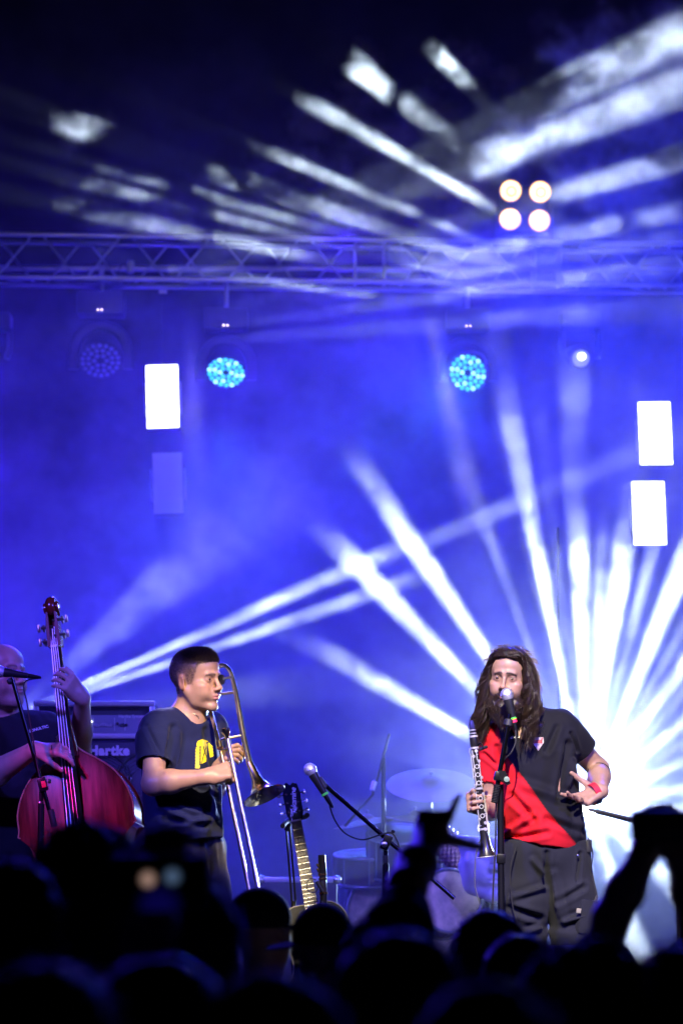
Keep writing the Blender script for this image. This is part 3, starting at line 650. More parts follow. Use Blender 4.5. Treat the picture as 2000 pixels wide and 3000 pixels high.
def head(S, c, Rm, s=1.0, jaw=1.0, ears=True, smile=0.0, mouth=0.0, brow=0.0, lid=0.0031):
    """c: world point between the eyes inside the skull at eye level; Rm: rotation; face looks along local -Y"""
    c = Vector(c)
    def q(x, y, z): return c + Rm @ (Vector((x, y, z)) * s)
    def e(p, r, k, cut=False, rot=None):
        S.ell(q(*p), tuple(v * s for v in r), (Rm @ rot) if rot is not None else Rm, k * s, cut)
    def cn(a, b, ra, rb, k, cut=False): S.cone(q(*a), q(*b), ra * s, rb * s, k * s, cut)
    e((0, 0.022, 0.034), (0.076, 0.097, 0.086), 0.02)
    e((0, -0.028, 0.048), (0.066, 0.062, 0.058), 0.03)
    e((0, -0.028, -0.035), (0.060, 0.058, 0.078), 0.03)
    for x in (-1, 1):
        cn((x * 0.055 * jaw, 0.005, -0.045), (x * 0.044 * jaw, -0.025, -0.088), 0.018, 0.017, 0.025)
        cn((x * 0.044 * jaw, -0.025, -0.088), (x * 0.012, -0.072, -0.108), 0.016, 0.016, 0.02)
        e((x * 0.047, -0.058, -0.026), (0.021, 0.024, 0.016), 0.02)
        e((x * 0.033, -0.066, -0.052), (0.022, 0.02, 0.022), 0.02)
    for x in (-1, 1): e((x * 0.040, -0.040, -0.055), (0.024, 0.030, 0.032), 0.025)
    e((0, -0.080, -0.107), (0.017, 0.014, 0.015), 0.016)
    cn((-0.036, -0.080, 0.017 + brow), (-0.012, -0.088, 0.018 + brow * 1.6), 0.010, 0.011, 0.014); cn((0.036, -0.080, 0.017 + brow), (0.012, -0.088, 0.018 + brow * 1.6), 0.010, 0.011, 0.014)
    for x in (-1, 1):
        e((x * 0.031, -0.098, 0.000), (0.0185, 0.017, 0.0125), 0.012, True)
        e((x * 0.031, -0.0745, -0.001), (0.0165, 0.0145, 0.0135), 0.006)                       # closed lids ...
        e((x * 0.031, -0.0935, -0.0012), (0.0130, 0.0105, lid), 0.003, True)                # ... slit open
    cn((0, -0.087, 0.012), (0, -0.109, -0.030), 0.0075, 0.0095, 0.010)
    e((0, -0.112, -0.036), (0.0115, 0.011, 0.0095), 0.008)
    for x in (-1, 1): e((x * 0.0125, -0.100, -0.040), (0.0085, 0.012, 0.0082), 0.006)
    for x in (-1, 1): e((x * 0.007, -0.108, -0.0485), (0.0038, 0.006, 0.004), 0.003, True)
    e((0, -0.080, -0.066), (0.028, 0.018, 0.022), 0.018)
    e((0, -0.0955, -0.0645 ), (0.021, 0.0075, 0.0052), 0.005); e((0, -0.0945, -0.0755 - mouth), (0.018, 0.008, 0.0062), 0.005)
    e((0, -0.104, -0.0700 - mouth / 2), (0.0215, 0.009, 0.0013 + mouth * 0.5), 0.003, True)
    if ears:
        for x in (-1, 1):
            rr = Matrix.Rotation(x * R(18), 3, 'Z') @ Matrix.Rotation(R(-12), 3, 'X')
            e((x * 0.079, 0.018, -0.012), (0.0075, 0.018, 0.031), 0.008, rot=rr)
            e((x * 0.088, 0.014, -0.008), (0.0065, 0.0105, 0.019), 0.005, True, rot=rr)
    return q
def eyes(parent, q, Rm, s, look=(0, -1, 0)):
    eye_w = mat('eye_white', (0.26, 0.25, 0.245), 0.15, coat=1.0, var=0.03); iris = mat('iris_brown', (0.045, 0.025, 0.012), 0.1, coat=1.0)
    lk = (Rm @ Vector(look)).normalized()
    for x in (-1, 1):
        c = q(x * 0.031, -0.0742, -0.001)
        e = MB().ball(c, 0.0128 * s, None, 14, 10).build('eye', eye_w, parent)
        MB().ball(c + lk * 0.0100 * s, (0.0074 * s, 0.0074 * s, 0.0036 * s), frame(lk), 12, 8).build('iris', iris, e)
def strands(name, paths, r, m, parent, n=3):
    """hair as thin tapered tubes, one mesh"""
    vs = []; fs = []; Mi = ROOT[root_of(parent).name].inverted()
    for pts in paths:
        k0 = len(vs); N_ = len(pts)
        for i, p in enumerate(pts):
            t = (pts[min(i + 1, N_ - 1)] - pts[max(i - 1, 0)]); t.normalize()
            u = t.orthogonal().normalized(); w = t.cross(u); rr = r * (1.0 - 0.75 * (i / (N_ - 1)) ** 2)
            for a in range(n): vs.append(tuple(Mi @ (p + (u * math.cos(2 * math.pi * a / n) + w * math.sin(2 * math.pi * a / n)) * rr)))
        for i in range(N_ - 1):
            for a in range(n): b = (a + 1) % n; fs.append((k0 + i * n + a, k0 + i * n + b, k0 + (i + 1) * n + b, k0 + (i + 1) * n + a))
    me = bpy.data.meshes.new(name); me.from_pydata(vs, [], fs); me.update(); me.shade_smooth(); me.materials.append(m)
    o = bpy.data.objects.new(name, me); C.objects.link(o); o.parent = parent; o['kind'] = 'stuff'; return o
def limb(S, pts, rs, k=0.02):
    for i in range(len(pts) - 1): S.cone(pts[i], pts[i + 1], rs[i], rs[i + 1], k)
# ------------------------------------------------------------------ cloth, skin and hair materials
def skin_mat(name, rough=0.45): return mat(name, (1, 1, 1), rough, var=0.07, vscale=30, bump=0.06, bscale=350, sss=0.08, attr='tint', spec=0.45)
def cloth_mat(name, col=None, var=0.1, rough=0.92, bs=420, bump=0.15, sheen=0.05): return mat(name, col or (1, 1, 1), rough, var=var, vscale=14, bump=bump, bscale=bs, sheen=sheen, attr=None if col else 'tint', spec=0.12)
def hair_mat(name, col, glow, rough=0.42, spec=0.5):
    m = mat(name, col, rough, var=0.3, vscale=40, spec=spec); nt = m.node_tree; o = [n for n in nt.nodes if n.type == 'OUTPUT_MATERIAL'][0]
    mx = nt.nodes.new('ShaderNodeMixShader'); tr = nt.nodes.new('ShaderNodeBsdfTranslucent'); tr.inputs['Color'].default_value = (*glow, 1); mx.inputs[0].default_value = 0.25
    nt.links.new(nt.nodes['Principled BSDF'].outputs[0], mx.inputs[1]); nt.links.new(tr.outputs[0], mx.inputs[2]); nt.links.new(mx.outputs[0], o.inputs['Surface']); return m
def ridge(V, N_, a, b, w, d):
    """a crease (d<0) or fold (d>0) on the side that faces the audience"""
    i = [0, 2]; a = np.array(a)[i]; b = np.array(b)[i]; ba = b - a; X = V[:, i]; t = np.clip(((X - a) @ ba) / (ba @ ba), 0, 1)
    ds = np.linalg.norm(X - a - t[:, None] * ba, axis=1)
    return d * np.clip(.3 - N_[:, 1], 0, 1) * (np.exp(-(ds / w) ** 2) - .45 * np.exp(-((ds - 1.6 * w) / w) ** 2)) * (0.35 + 0.65 * np.sin(np.pi * (0.15 + 0.7 * t)))
def folds(V, N_, amp=0.006, sc=(9, 9, 5), lines=(), seed=0.0, fine=0.0030):
    n = vnoise(V * np.array(sc) + seed) ; n2 = vnoise(V * np.array(sc) * 2.3 + 7 + seed)
    d = amp * (1 - np.abs(n) * 4.2) * 0.6 + amp * 0.7 * n2 + fine * vnoise(V * np.array([34, 34, 16]) + seed)
    for a, b, w, dp in lines: d = d + ridge(V, N_, a, b, w * 1.0, dp * 1.6)
    return V + N_ * d[:, None]
def scalp_region(x, y, z):
    zmin = np.where(y < 0.0, -0.018, np.where(y < 0.044, 0.024, -0.055)); ylim = np.where(z > 0.082, -0.12, np.where(z > 0.06, -0.058 - 2.8 * (z - 0.06), -0.03 - 0.5 * np.clip(z, 0, .06)))
    return ((z > zmin) & (y > ylim)).astype(float)
def face_tint(V, q0, Rm, s, base, stubble=0.0, scalp=None, scalp_z=0.06, lips=(0.50, 0.20, 0.17), browcol=(0.05, 0.03, 0.02), browz=0.020, brow_slope=0.0, bald=False):
    """per-vertex skin colour: lips, brows, stubble, blushed nose and ears, shaved scalp"""
    Lc = (V - np.array(q0)) @ np.array(Rm) / s; x, y, z = Lc.T
    c = np.tile(np.array(base), (len(V), 1)); near = (np.abs(z) < 0.2) & (np.abs(x) < 0.13) & (np.abs(y) < 0.16)
    def blend(w, col):
        w = np.clip(w * near, 0, 1)[:, None]; c[:] = c * (1 - w) + np.array(col) * w
    blend(0.35 * np.exp(-((x / 0.02) ** 2 + ((z + 0.035) / 0.02) ** 2)) * (y < -0.085), (base[0] * 1.05, base[1] * 0.72, base[2] * 0.68))
    blend(0.35 * np.exp(-(((np.abs(x) - 0.045) / 0.02) ** 2 + ((z + 0.03) / 0.02) ** 2)) * (y < -0.02), (base[0] * 1.05, base[1] * 0.75, base[2] * 0.7))
    blend(0.5 * (np.abs(x) > 0.074) * (np.abs(z + 0.012) < 0.035) * (np.abs(y - 0.018) < 0.025), (base[0], base[1] * 0.68, base[2] * 0.62))
    if stubble:
        w = stubble * np.clip((-0.035 - z) / 0.03, 0, 1) * (y < 0.02) * (0.75 + 0.5 * vnoise(V * 500)); w *= 1 - np.exp(-(((np.abs(x) - 0.045) / 0.014) ** 2 + ((z + 0.045) / 0.02) ** 2)); w *= z > -0.135
        blend(w, (0.11, 0.075, 0.06))
    lw = ((x / 0.0215) ** 2 + ((z + 0.0705) / 0.0105) ** 2 < 1) & (y < -0.088)
    blend(0.75 * lw, lips)
    bz = browz + brow_slope * (0.03 - np.abs(x)) + 0.004 - 40 * (np.abs(x) - 0.026) ** 2 * 0.25
    bw = np.exp(-((z - bz) / 0.0055) ** 2) * (np.abs(x) > 0.009) * (np.abs(x) < 0.047) * (y < -0.055)
    sock_shade = np.exp(-(((np.abs(x) - 0.030) / 0.019) ** 2 + ((z + 0.001) / 0.013) ** 2)) * (y < -0.05)  # shade of the eye sockets, put into the skin colour
    blend(0.26 * sock_shade, (base[0] * .45, base[1] * .36, base[2] * .34)); blend(1.0 * bw, browcol)
    ew = np.exp(-(((np.abs(x) - 0.031) / 0.016) ** 2 + ((z - 0.0055) / 0.0022) ** 2)) * (y < -0.07)
    blend(0.75 * ew, browcol)
    if scalp is not None:
        nz_ = vnoise(V * 120) * .010; w = scalp_region(x, y + nz_, z + nz_) * np.clip(.42 + (z - .02) / .09, .38, .88); blend(w * (0.8 + 0.5 * vnoise(V * 400)), scalp)
    return c
def decal(name, cells, plane, tgt, m, parent, cs, lift=0.0018):
    """flat print wrapped on a cloth: cells = list of (u,v) centres, plane(u,v)->world start point, cast along +Y away from the audience"""
    from mathutils.bvhtree import BVHTree
    T = ROOT[root_of(parent).name]; me = tgt.data
    bv = BVHTree.FromPolygons([T @ v.co for v in me.vertices], [tuple(p.vertices) for p in me.polygons])
    cache = {}; vs = []; fs = []
    def vert(u, v):
        key = (round(u / cs * 2), round(v / cs * 2))
        if key not in cache:
            h_ = bv.ray_cast(plane(u, v), Vector((0, 1, 0)), 2.0)
            if h_[0] is None: cache[key] = None
            else: cache[key] = len(vs); vs.append(h_[0] + h_[1] * lift * (1 if h_[1].y < 0 else -1))
        return cache[key]
    for u, v in cells:
        f = [vert(u + a * cs / 2, v + b * cs / 2) for a, b in ((-1, -1), (1, -1), (1, 1), (-1, 1))]
        if None not in f: fs.append(tuple(f))
    b = MB(); b.v = vs; b.f = fs; return b.build(name, m, parent)
def grid_cells(test, u0, u1, v0, v1, cs):
    out = []; nu = int((u1 - u0) / cs); nv = int((v1 - v0) / cs)
    for i in range(nu):
        for j in range(nv):
            u = u0 + (i + .5) * cs; v = v0 + (j + .5) * cs
            if test(u, v): out.append((u, v))
    return out

# ------------------------------------------------------------------ singer with clarinet
sg = thing('person', 'long-haired bearded singer in red and black jersey at the microphone stand', 'person', (P(1600, 2700, 0.05).x, 0.05, Z_ST))
HC = P(1490, 1986, -0.045); HR = Euler((R(5), R(4), R(-15))).to_matrix(); HS = 0.96
SK = (0.36, 0.21, 0.135)
S = Sculpt(); q = head(S, HC, HR, HS, mouth=0.004, brow=0.002, ears=False, lid=.0030)
S.cone(q(0, .03, -.07), P(1510, 2140, .06), .052, .062, .03)
sL, sR = P(1437, 2165, .03), P(1632, 2135, .08)
S.cone(P(1510, 2140, .06), sR, .06, .058, .05); S.cone(P(1510, 2140, .06), sL, .06, .052, .05)
S.cone(P(1520, 2180, .06), P(1600, 2440, .07), .095, .10, .06); S.cone(P(1590, 2180, .07), P(1620, 2440, .07), .09, .10, .06)
eR, wR = P(1752, 2252, .20), P(1758, 2318, -.02)
limb(S, [sR, P(1690, 2190, .14), eR], [.055, .047, .040]); limb(S, [eR, eR * .6 + wR * .4, wR], [.041, .043, .029])
hand(S, wR, (-.82, -.42, -.36), (-.25, -.75, .6), (0, -.2, 1), [(12, 15, 10), (25, 22, 15), (30, 25, 18), (35, 30, 20)], spread=7, tcurl=(10, 15), tout=62)
eL, wL = P(1437, 2372, .07), P(1410, 2366, -.085)
limb(S, [sL, P(1433, 2270, .055), eL], [.052, .046, .040]); limb(S, [eL, eL * .6 + wL * .4, wL], [.041, .041, .028])
hand(S, wL, (-.52, -.80, .20), (.93, -.25, .12), (0, 0, 1), [(52, 62, 40), (55, 62, 38), (52, 60, 40), (48, 62, 45)], spread=9, tcurl=(25, 20), tout=35)
for hx, kx in ((1545, 1530), (1655, 1682)):
    limb(S, [P(hx, 2500, .07), P(kx, 2730, .05), Vector((P(kx, 2730, .05).x, .12, Z_ST + .09))], [.085, .055, .042]); S.cone(Vector((P(kx, 2730, .05).x, .13, Z_ST + .05)), Vector((P(kx, 2730, .05).x, -.06, Z_ST + .035)), .04, .035, .03)
V, Q = S.mesh(0.0036); V = relax(V, Q, 1, .4)
cols = face_tint(V, HC, HR, HS, SK, stubble=.9, browcol=(.012, .008, .006), browz=.016, brow_slope=.22)
body = skin_mesh('body', V, Q, skin_mat('skin'), sg, cols); eyes(body, q, HR, HS, (-.1, -1, -.05))

S = Sculpt()   # jersey
S.cone(P(1500, 2185, .055), P(1548, 2445, .055), .098, .102, .05); S.cone(P(1603, 2172, .075), P(1638, 2445, .065), .108, .107, .06)
S.cone(P(1555, 2150, .07), P(1590, 2445, .05), .09, .115, .06)
S.cone(P(1512, 2145, .065), P(1632, 2128, .085), .068, .07, .05); S.cone(P(1505, 2150, .06), P(1440, 2160, .03), .066, .062, .05)
S.cone(sR, P(1668, 2165, .11), .07, .07, .04); S.ccone(P(1650, 2145, .10), P(1706, 2203, .155), .072, .066, .03)
S.cone(sL, P(1434, 2200, .04), .062, .06, .04); S.ccone(P(1436, 2190, .035), P(1430, 2286, .06), .062, .054, .03)
S.cone(P(1666, 2165, .12), P(1748, 2255, .205), .056, .054, .004, True); S.cone(P(1434, 2240, .05), P(1430, 2330, .065), .049, .049, .004, True)
S.cone(q(0, .02, -.08), P(1512, 2142, .055), .062, .066, .006, True)
S.plane(P(1600, 2478, .06), (-.16, 0, -1)); S.ccone(P(1600, 2460, .06), P(1605, 2520, .06), .10, .10, .004, True)
V, Q = S.mesh(0.0042); V = relax(V, Q, 1, .4); N_ = vnormals(V, Q)
def p_(x, y, d=-.05): return tuple(P(x, y, d))
V = folds(V, N_, .012, (8, 8, 4.5), [
    (p_(1660, 2180, 0), p_(1640, 2330), .014, -.012), (p_(1680, 2230, 0), p_(1660, 2300), .012, .010), (p_(1600, 2400), p_(1700, 2440, 0), .014, -.011), (p_(1500, 2330), p_(1560, 2400), .014, -.012),
    (p_(1485, 2440), p_(1560, 2390), .014, .012), (p_(1480, 2460), p_(1600, 2440), .012, -.010), (p_(1455, 2190), p_(1470, 2260), .012, -.010), (p_(1630, 2130, 0), p_(1600, 2200), .012, -.008),
    (p_(1670, 2150, .02), p_(1690, 2200, .05), .008, -.008), (p_(1415, 2210, 0), p_(1450, 2240, 0), .008, -.006), (p_(1690, 2330), p_(1700, 2440), .016, .012), (p_(1530, 2300), p_(1620, 2330), .02, .008)], 3.3)
bx, bz = [], []
for a, b in ((1452, 2060), (1458, 2120), (1470, 2200), (1535, 2282), (1602, 2378), (1690, 2474), (1760, 2540)):
    w = P(a, b, -.05); bx.append(w.x); bz.append(w.z)
thr = np.interp(-V[:, 2], [-z for z in bz], bx); dd = thr - V[:, 0]; wred = np.clip(dd / .003 + .5, 0, 1)[:, None]; seam = np.exp(-((dd - .004) / .0035) ** 2)[:, None] * (V[:, 1] < .1)[:, None]
cols = wred * np.array([.58, .012, .022]) + (1 - wred) * np.array([.010, .010, .015]); cols = cols * (1 - .45 * seam)
jersey = skin_mesh('shirt', V, Q, cloth_mat('jersey_cloth', rough=.8, sheen=.03, bs=700, bump=.08), sg, cols); tag(jersey, 'sports jersey, red lower left and black upper right, with small chest crest')
# print on the chest: white word and a shield crest
def chest(u, v): c = P(1530, 2150, 0); return Vector((c.x + u, -.6, c.z + v))
def on_cloth(me_o, tgt, par, lift=.002):
    from mathutils.bvhtree import BVHTree
    T = ROOT[root_of(par).name]; bv = BVHTree.FromPolygons([T @ v.co for v in tgt.data.vertices], [tuple(p.vertices) for p in tgt.data.polygons])
    for v in me_o.data.vertices:
        w = T @ v.co; h_ = bv.ray_cast(Vector((w.x, w.y - .5, w.z)), Vector((0, 1, 0)), 2)
        if h_[0] is not None: v.co = T.inverted() @ (h_[0] + Vector((0, -lift, 0)))
c = P(1514, 2153, -.2)
o = lettering('cheval', .0155, Matrix.Translation(c) @ Matrix.Rotation(R(9), 4, 'Y').inverted() @ Matrix.Rotation(R(90), 4, 'X'), white_print, jersey, shear=.35, offset=.0004); on_cloth(o, jersey, jersey)
cr = lambda u, v: abs(u) < (.021 if v > 0 else .021 * (1 + v / .032)) and v < .022 and v > -.032
crest_m = mat('crest_print', (.62, .5, .52), .6, var=.5, vscale=90)
def crest_pt(u, v): c = P(1573, 2178, 0); return Vector((c.x + u, -.6, c.z + v))
decal('crest', grid_cells(cr, -.024, .024, -.034, .024, .002), crest_pt, jersey, crest_m, jersey, .002)
decal('crest_band', grid_cells(lambda u, v: cr(u * 1.12, v * 1.1) and (abs(v - .004) < .007 or abs(u) > .014 and v > -.01), -.024, .024, -.034, .024, .002), crest_pt, jersey, mat('crest_red', (.5, .06, .07), .6), jersey, .002, .003)

S = Sculpt()   # trousers
for hx, kx, d0 in ((1548, 1530, .055), (1648, 1686, .075)):
    S.cone(P(hx, 2490, d0), P(hx * .4 + kx * .6, 2630, d0), .10, .098, .04); S.cone(P(hx * .4 + kx * .6, 2630, d0), Vector((P(kx, 2730, .05).x, .07, P(kx, 2730, .05).z)), .098, .09, .03)
    kz = P(kx, 2730, .05); S.ccone((kz.x, .07, kz.z), (kz.x, .1, Z_ST + .13), .09, .075, .03)
S.cone(P(1560, 2490, .06), P(1640, 2490, .07), .10, .10, .05); S.plane(P(1600, 2462, .06), (0, 0, 1))
V, Q = S.mesh(0.0046); V = relax(V, Q, 1, .4); N_ = vnormals(V, Q)
V = folds(V, N_, .007, (11, 11, 5), [(p_(1500, 2630), p_(1590, 2600), .012, .010), (p_(1490, 2660), p_(1580, 2690), .014, -.012), (p_(1600, 2500), p_(1600, 2590), .012, -.012), (p_(1560, 2520), p_(1590, 2560), .012, .008),
    (p_(1640, 2640), p_(1710, 2600), .012, -.010), (p_(1700, 2500), p_(1690, 2580, 0), .008, -.008), (p_(1520, 2740), p_(1580, 2720), .012, .012), (p_(1660, 2700), p_(1720, 2680), .012, .012), (p_(1620, 2560), p_(1650, 2700), .016, .010)], 9.1)
tro = skin_mesh('trousers', V, Q, cloth_mat('cargo_cloth', (.019, .020, .026)), sg)
# cargo pocket, zip pull, buttons, belt loop
pk = P(1718, 2680, -.01)
MB().box(pk + Vector((-.012, .03, -.01)), (.085, .10, .14), Matrix.Rotation(R(25), 3, 'Z') @ Matrix.Rotation(R(6), 3, 'Y'), .02).build('cargo_pocket', MATS['cargo_cloth'], tro)
MB().box(P(1694, 2668, -.052), (.018, .003, .018), Matrix.Rotation(R(8), 3, 'Y'), .001).build('pocket_label', mat('tan_label', (.3, .27, .18), .7), tro)
MB().box(P(1742, 2640, .0), (.010, .006, .045), Matrix.Rotation(R(22), 3, 'Y'), .002).build('zip_pull', black_plastic, tro)
MB().ball(P(1691, 2507, -.028), (.006, .003, .006)).build('button', chrome, tro); MB().ball(P(1538, 2482, -.05), (.006, .003, .006)).build('button', mat('brass', (.7, .5, .2), .25, 1.0), tro)
MB().box(P(1724, 2478, .02), (.022, .02, .05), None, .004).build('wireless_pack', black_plastic, sg)
MB().tube(smooth_path([P(1722, 2455, .0), P(1735, 2500, .0), P(1728, 2560, .02), P(1724, 2610, .02)]), .0022, 6).build('pack_cable', rubber, sg)
MB().tube(smooth_path([P(1512, 2478, -.07), P(1495, 2540, -.07), P(1498, 2640, -.06), P(1520, 2720, -.05), P(1545, 2760, -.03)]), .0026, 6).build('cable', rubber, sg)
for kx in (1530, 1686):
    fx = P(kx, 2730, .05).x
    MB().box((fx, .0, Z_ST + .045), (.1, .28, .09), None, .03).build('shoe', mat('shoe_black', (.015, .015, .016), .5), sg)
# wrist wraps
wv = (wR - eR).normalized(); fr = frame(wv)
red_wrap = mat('red_wrap', (.55, .012, .03), .6); dark_wrap = mat('dark_wrap', (.01, .02, .02), .6); green_wrap = mat('green_wrap', (.01, .22, .08), .6)
hc = wR + Vector((-.82, -.42, -.36)).normalized() * .03
wf = frame(Vector((-.82, -.42, -.36)), (0, 0, 1))
for k, (m_, a0, a1, off) in enumerate(((red_wrap, -90, 65, 0.0), (dark_wrap, -190, -88, .004), (green_wrap, -250, -188, .006), (red_wrap, 62, 175, .0))):
    b = MB(); vs = []; nn = 14
    for i in range(nn + 1):
        a = R(a0 + (a1 - a0) * i / nn)
        for j in (-1, 1):
            for rr in (1.0, 1.10): vs.append(hc + wf @ Vector((.040 * rr * math.cos(a), .032 * rr * math.sin(a), off + j * .013)))
    fs = []
    for i in range(nn):
        o4 = i * 4
        for a_, b_ in ((0, 1), (1, 3), (3, 2), (2, 0)): fs.append((o4 + a_, o4 + b_, o4 + 4 + b_, o4 + 4 + a_))
    fs += [(0, 2, 3, 1), (nn * 4, nn * 4 + 1, nn * 4 + 3, nn * 4 + 2)]
    b.add(vs, fs).build('wrist_wrap', m_, sg)
MB().torus(eR * .78 + wR * .22, .046, .0022, fr, 28, 6).build('bracelet', rubber, sg)

# hair and beard
hair_m = hair_mat('dark_hair', (.028, .017, .013), (.80, .55, .30))
S = Sculpt(); S.ell(q(0, .028, .036), (.078, .098, .087), HR, .01); S.ell(q(0, -.030, .090), (.064, .060, .030), HR, .02)
for x in (-1, 1): S.cone(q(x * .066, .01, .03), q(x * .084, .035, -.12), .028, .022, .02); S.cone(q(x * .084, .035, -.12), q(x * .085, .03, -.18), .022, .012, .02)
S.cone(q(0, .09, .0), q(0, .09, -.16), .06, .055, .04)
S.ell(q(0, -.100, -.02), (.064, .078, .105), HR, .006, True)
V, Q = S.mesh(.006); N_ = vnormals(V, Q); V = V + N_ * (.004 * vnoise(V * np.array([90, 90, 22])))[:, None]
hair = skin_mesh('hair', V, Q, mat('hair_inner', (.010, .007, .007), .6, var=.3, vscale=40), sg)
paths = []; rg = random.Random(3)
for lock in range(140):
    s_ = 1 if rg.random() < .5 else -1; u = rg.random() ** 1.7; r_ = rg.random(); r2 = rg.random(); ln = .01 + .11 * rg.random() ** 1.2
    ph = rg.random() * 6.3; fq = 7 + 6 * rg.random(); am = .008 + .016 * rg.random()
    for k in range(14):
        a_, b_ = rg.gauss(0, 1), rg.gauss(0, 1); ro = r_ + .09 * a_; lk = ln + rg.uniform(-.02, .02)
        pts = [(s_ * (.002 + .03 * rg.random() * (u < .12)) + .006, -.084 + .17 * u + .008 * b_, .112 - .22 * max(0, .12 - u) + .008 * r2), (s_ * (.046 + .012 * ro), -.082 + .15 * u, .098 + .010 * r2 - .12 * max(0, .12 - u)), (s_ * (.078 + .016 * ro), -.052 + .13 * u, .032),
               (s_ * (.088 + .030 * ro), -.046 + .12 * u + .004 * b_, -.07), (s_ * (.096 + .040 * ro), -.055 + .11 * u + .004 * b_, -.16), (s_ * (.088 + .05 * r_ + .02 * (r2 - .5)) + .005 * a_, -.082 + .09 * u, -.165 - lk)]
        sp = smooth_path([Vector(p) for p in pts], 5); out = []
        for j_, p in enumerate(sp):
            t_ = j_ / (len(sp) - 1); a = am * min(1, t_ * 1.8) * (1 + .2 * a_)
            out.append(q(.90 * p.x + a * math.sin(ph + .25 * b_ + fq * t_ * 1.6), p.y + a * math.cos(ph * 1.3 + fq * t_ * 1.5), p.z + .004 * math.sin(ph * 2 + fq * t_ * 2)))
        paths.append(out)
for i in range(520):      # loose outer hairs that catch the back light
    s_ = 1 if rg.random() < .5 else -1; a = rg.uniform(-2.2, 1.5); zz = .03 + .095 * math.sin(max(a, -.2)) + min(0, a + .2) * .09; xx_ = .088 * math.cos(a) if a > 0 else .088 + .02 * min(1, -a)
    b0 = Vector((s_ * xx_, rg.uniform(-.01, .06), zz)); up_ = max(0, math.sin(a)); f_ = rg.uniform(.4, 1.2); ph = rg.random() * 6
    d0 = Vector((s_ * (.5 + .5 * math.cos(a) if a > 0 else .35), rg.uniform(-.3, .3), .8 * up_ - (0 if a > .4 else 1.0)))
    paths.append([q(*(b0 + d0 * (.042 * t * f_) + Vector((.006 * math.sin(ph + 7 * t), .005 * math.cos(ph + 6 * t), -.03 * t * t)) * min(1, 3 * t))) for t in (0, .2, .4, .6, .8, 1.0)])
strands('hair_strands', paths, .0014, hair_m, hair)
S = Sculpt(); S.ell(q(0, -.050, -.120), (.056, .042, .048), HR, .02); S.cone(q(0, -.06, -.14), q(.008, -.072, -.175), .050, .028, .03)
for x in (-1, 1): S.cone(q(x * .064, -.008, -.045), q(x * .045, -.055, -.105), .016, .032, .02); S.cone(q(x * .004, -.096, -.053), q(x * .030, -.084, -.078), .0085, .010, .008)
V, Q = S.mesh(.005); N_ = vnormals(V, Q); V = V + N_ * (.008 * vnoise(V * 55) + .005 * vnoise(V * 120))[:, None]
beard = skin_mesh('beard', V, Q, hair_m, sg); paths = []; sel = list(range(len(V))); rg.shuffle(sel)
for i in sel[:2100]:
    p = Vector(V[i]); n = Vector(N_[i])
    if n.dot(HR @ Vector((0, -1, 0))) < -.5: continue
    d = (n * .6 + Vector((rg.uniform(-.5, .5), rg.uniform(-.3, .1), -.9 + rg.uniform(-.3, .3)))).normalized(); L_ = rg.uniform(.008, .024); ph = rg.random() * 6; u = d.orthogonal().normalized(); w = d.cross(u)
    paths.append([p - n * .002 + d * L_ * t + (u * math.cos(ph + 9 * t) + w * math.sin(ph + 9 * t)) * .0032 * t for t in (0, .25, .5, .75, 1.0)])
strands('beard_curls', paths, .0011, hair_m, beard)
# ------------------------------------------------------------------ trombone player
tb = thing('person', 'short-haired man in navy T-shirt with yellow print, holding a trombone', 'person', (P(560, 2700, .25).x, .25, Z_ST))
HC = P(577, 1990, .22); HR = (Euler((0, 0, R(56))).to_matrix() @ Euler((R(2), R(-4), 0)).to_matrix()); HS = 1.02
SK = (0.42, 0.25, 0.14)
S = Sculpt(); q = head(S, HC, HR, HS, jaw=1.02, lid=.0038)
nb = P(550, 2112, .27); S.cone(q(0, .03, -.06), nb, .054, .06, .03); S.cone(q(0, -.01, -.09), nb + Vector((.02, -.03, 0)), .035, .045, .03)
sL, sR = P(462, 2140, .17), P(612, 2135, .40)
S.cone(nb, sL, .06, .06, .05); S.cone(nb, sR, .06, .06, .05); S.cone(P(535, 2180, .28), P(545, 2440, .26), .105, .11, .05)
eL, wL = P(450, 2296, .05), P(602, 2276, -.01)
limb(S, [sL, P(454, 2205, .11), eL], [.052, .046, .045]); limb(S, [eL, eL * .68 + wL * .32, wL], [.046, .047, .029])
hand(S, wL, (.93, -.05, .25), (.45, .65, -.35), (0, .2, 1), [(62, 75, 40), (70, 75, 40), (72, 75, 40), (72, 70, 40)], spread=3, tcurl=(5, 15), tout=48)
eR, wR = P(628, 2310, .42), P(644, 2250, .14)
limb(S, [sR, P(622, 2230, .42), eR], [.055, .05, .043]); limb(S, [eR, eR * .6 + wR * .4, wR], [.044, .042, .03])
hand(S, wR, (.35, -.62, .55), (.75, .15, -.2), (-.2, 0, 1), [(50, 60, 35), (55, 62, 35), (60, 62, 35), (60, 60, 35)], spread=12, tcurl=(10, 10), tout=30)
for hx, kx, d0 in ((505, 560, .2), (590, 640, .32)):
    kz = P(kx, 2720, d0); limb(S, [P(hx, 2480, d0), kz, Vector((kz.x + .02, d0 + .05, Z_ST + .09))], [.085, .055, .042]); S.cone((kz.x, d0 + .06, Z_ST + .05), (kz.x + .16, d0 - .1, Z_ST + .035), .04, .035, .03)
V, Q = S.mesh(.0036); V = relax(V, Q, 1, .4)
cols = face_tint(V, HC, HR, HS, SK, stubble=.32, scalp=(.065, .044, .034), browcol=(.09, .055, .035), browz=.016)
body = skin_mesh('body', V, Q, skin_mat('skin'), tb, cols); eyes(body, q, HR, HS, (.25, -1, 0))
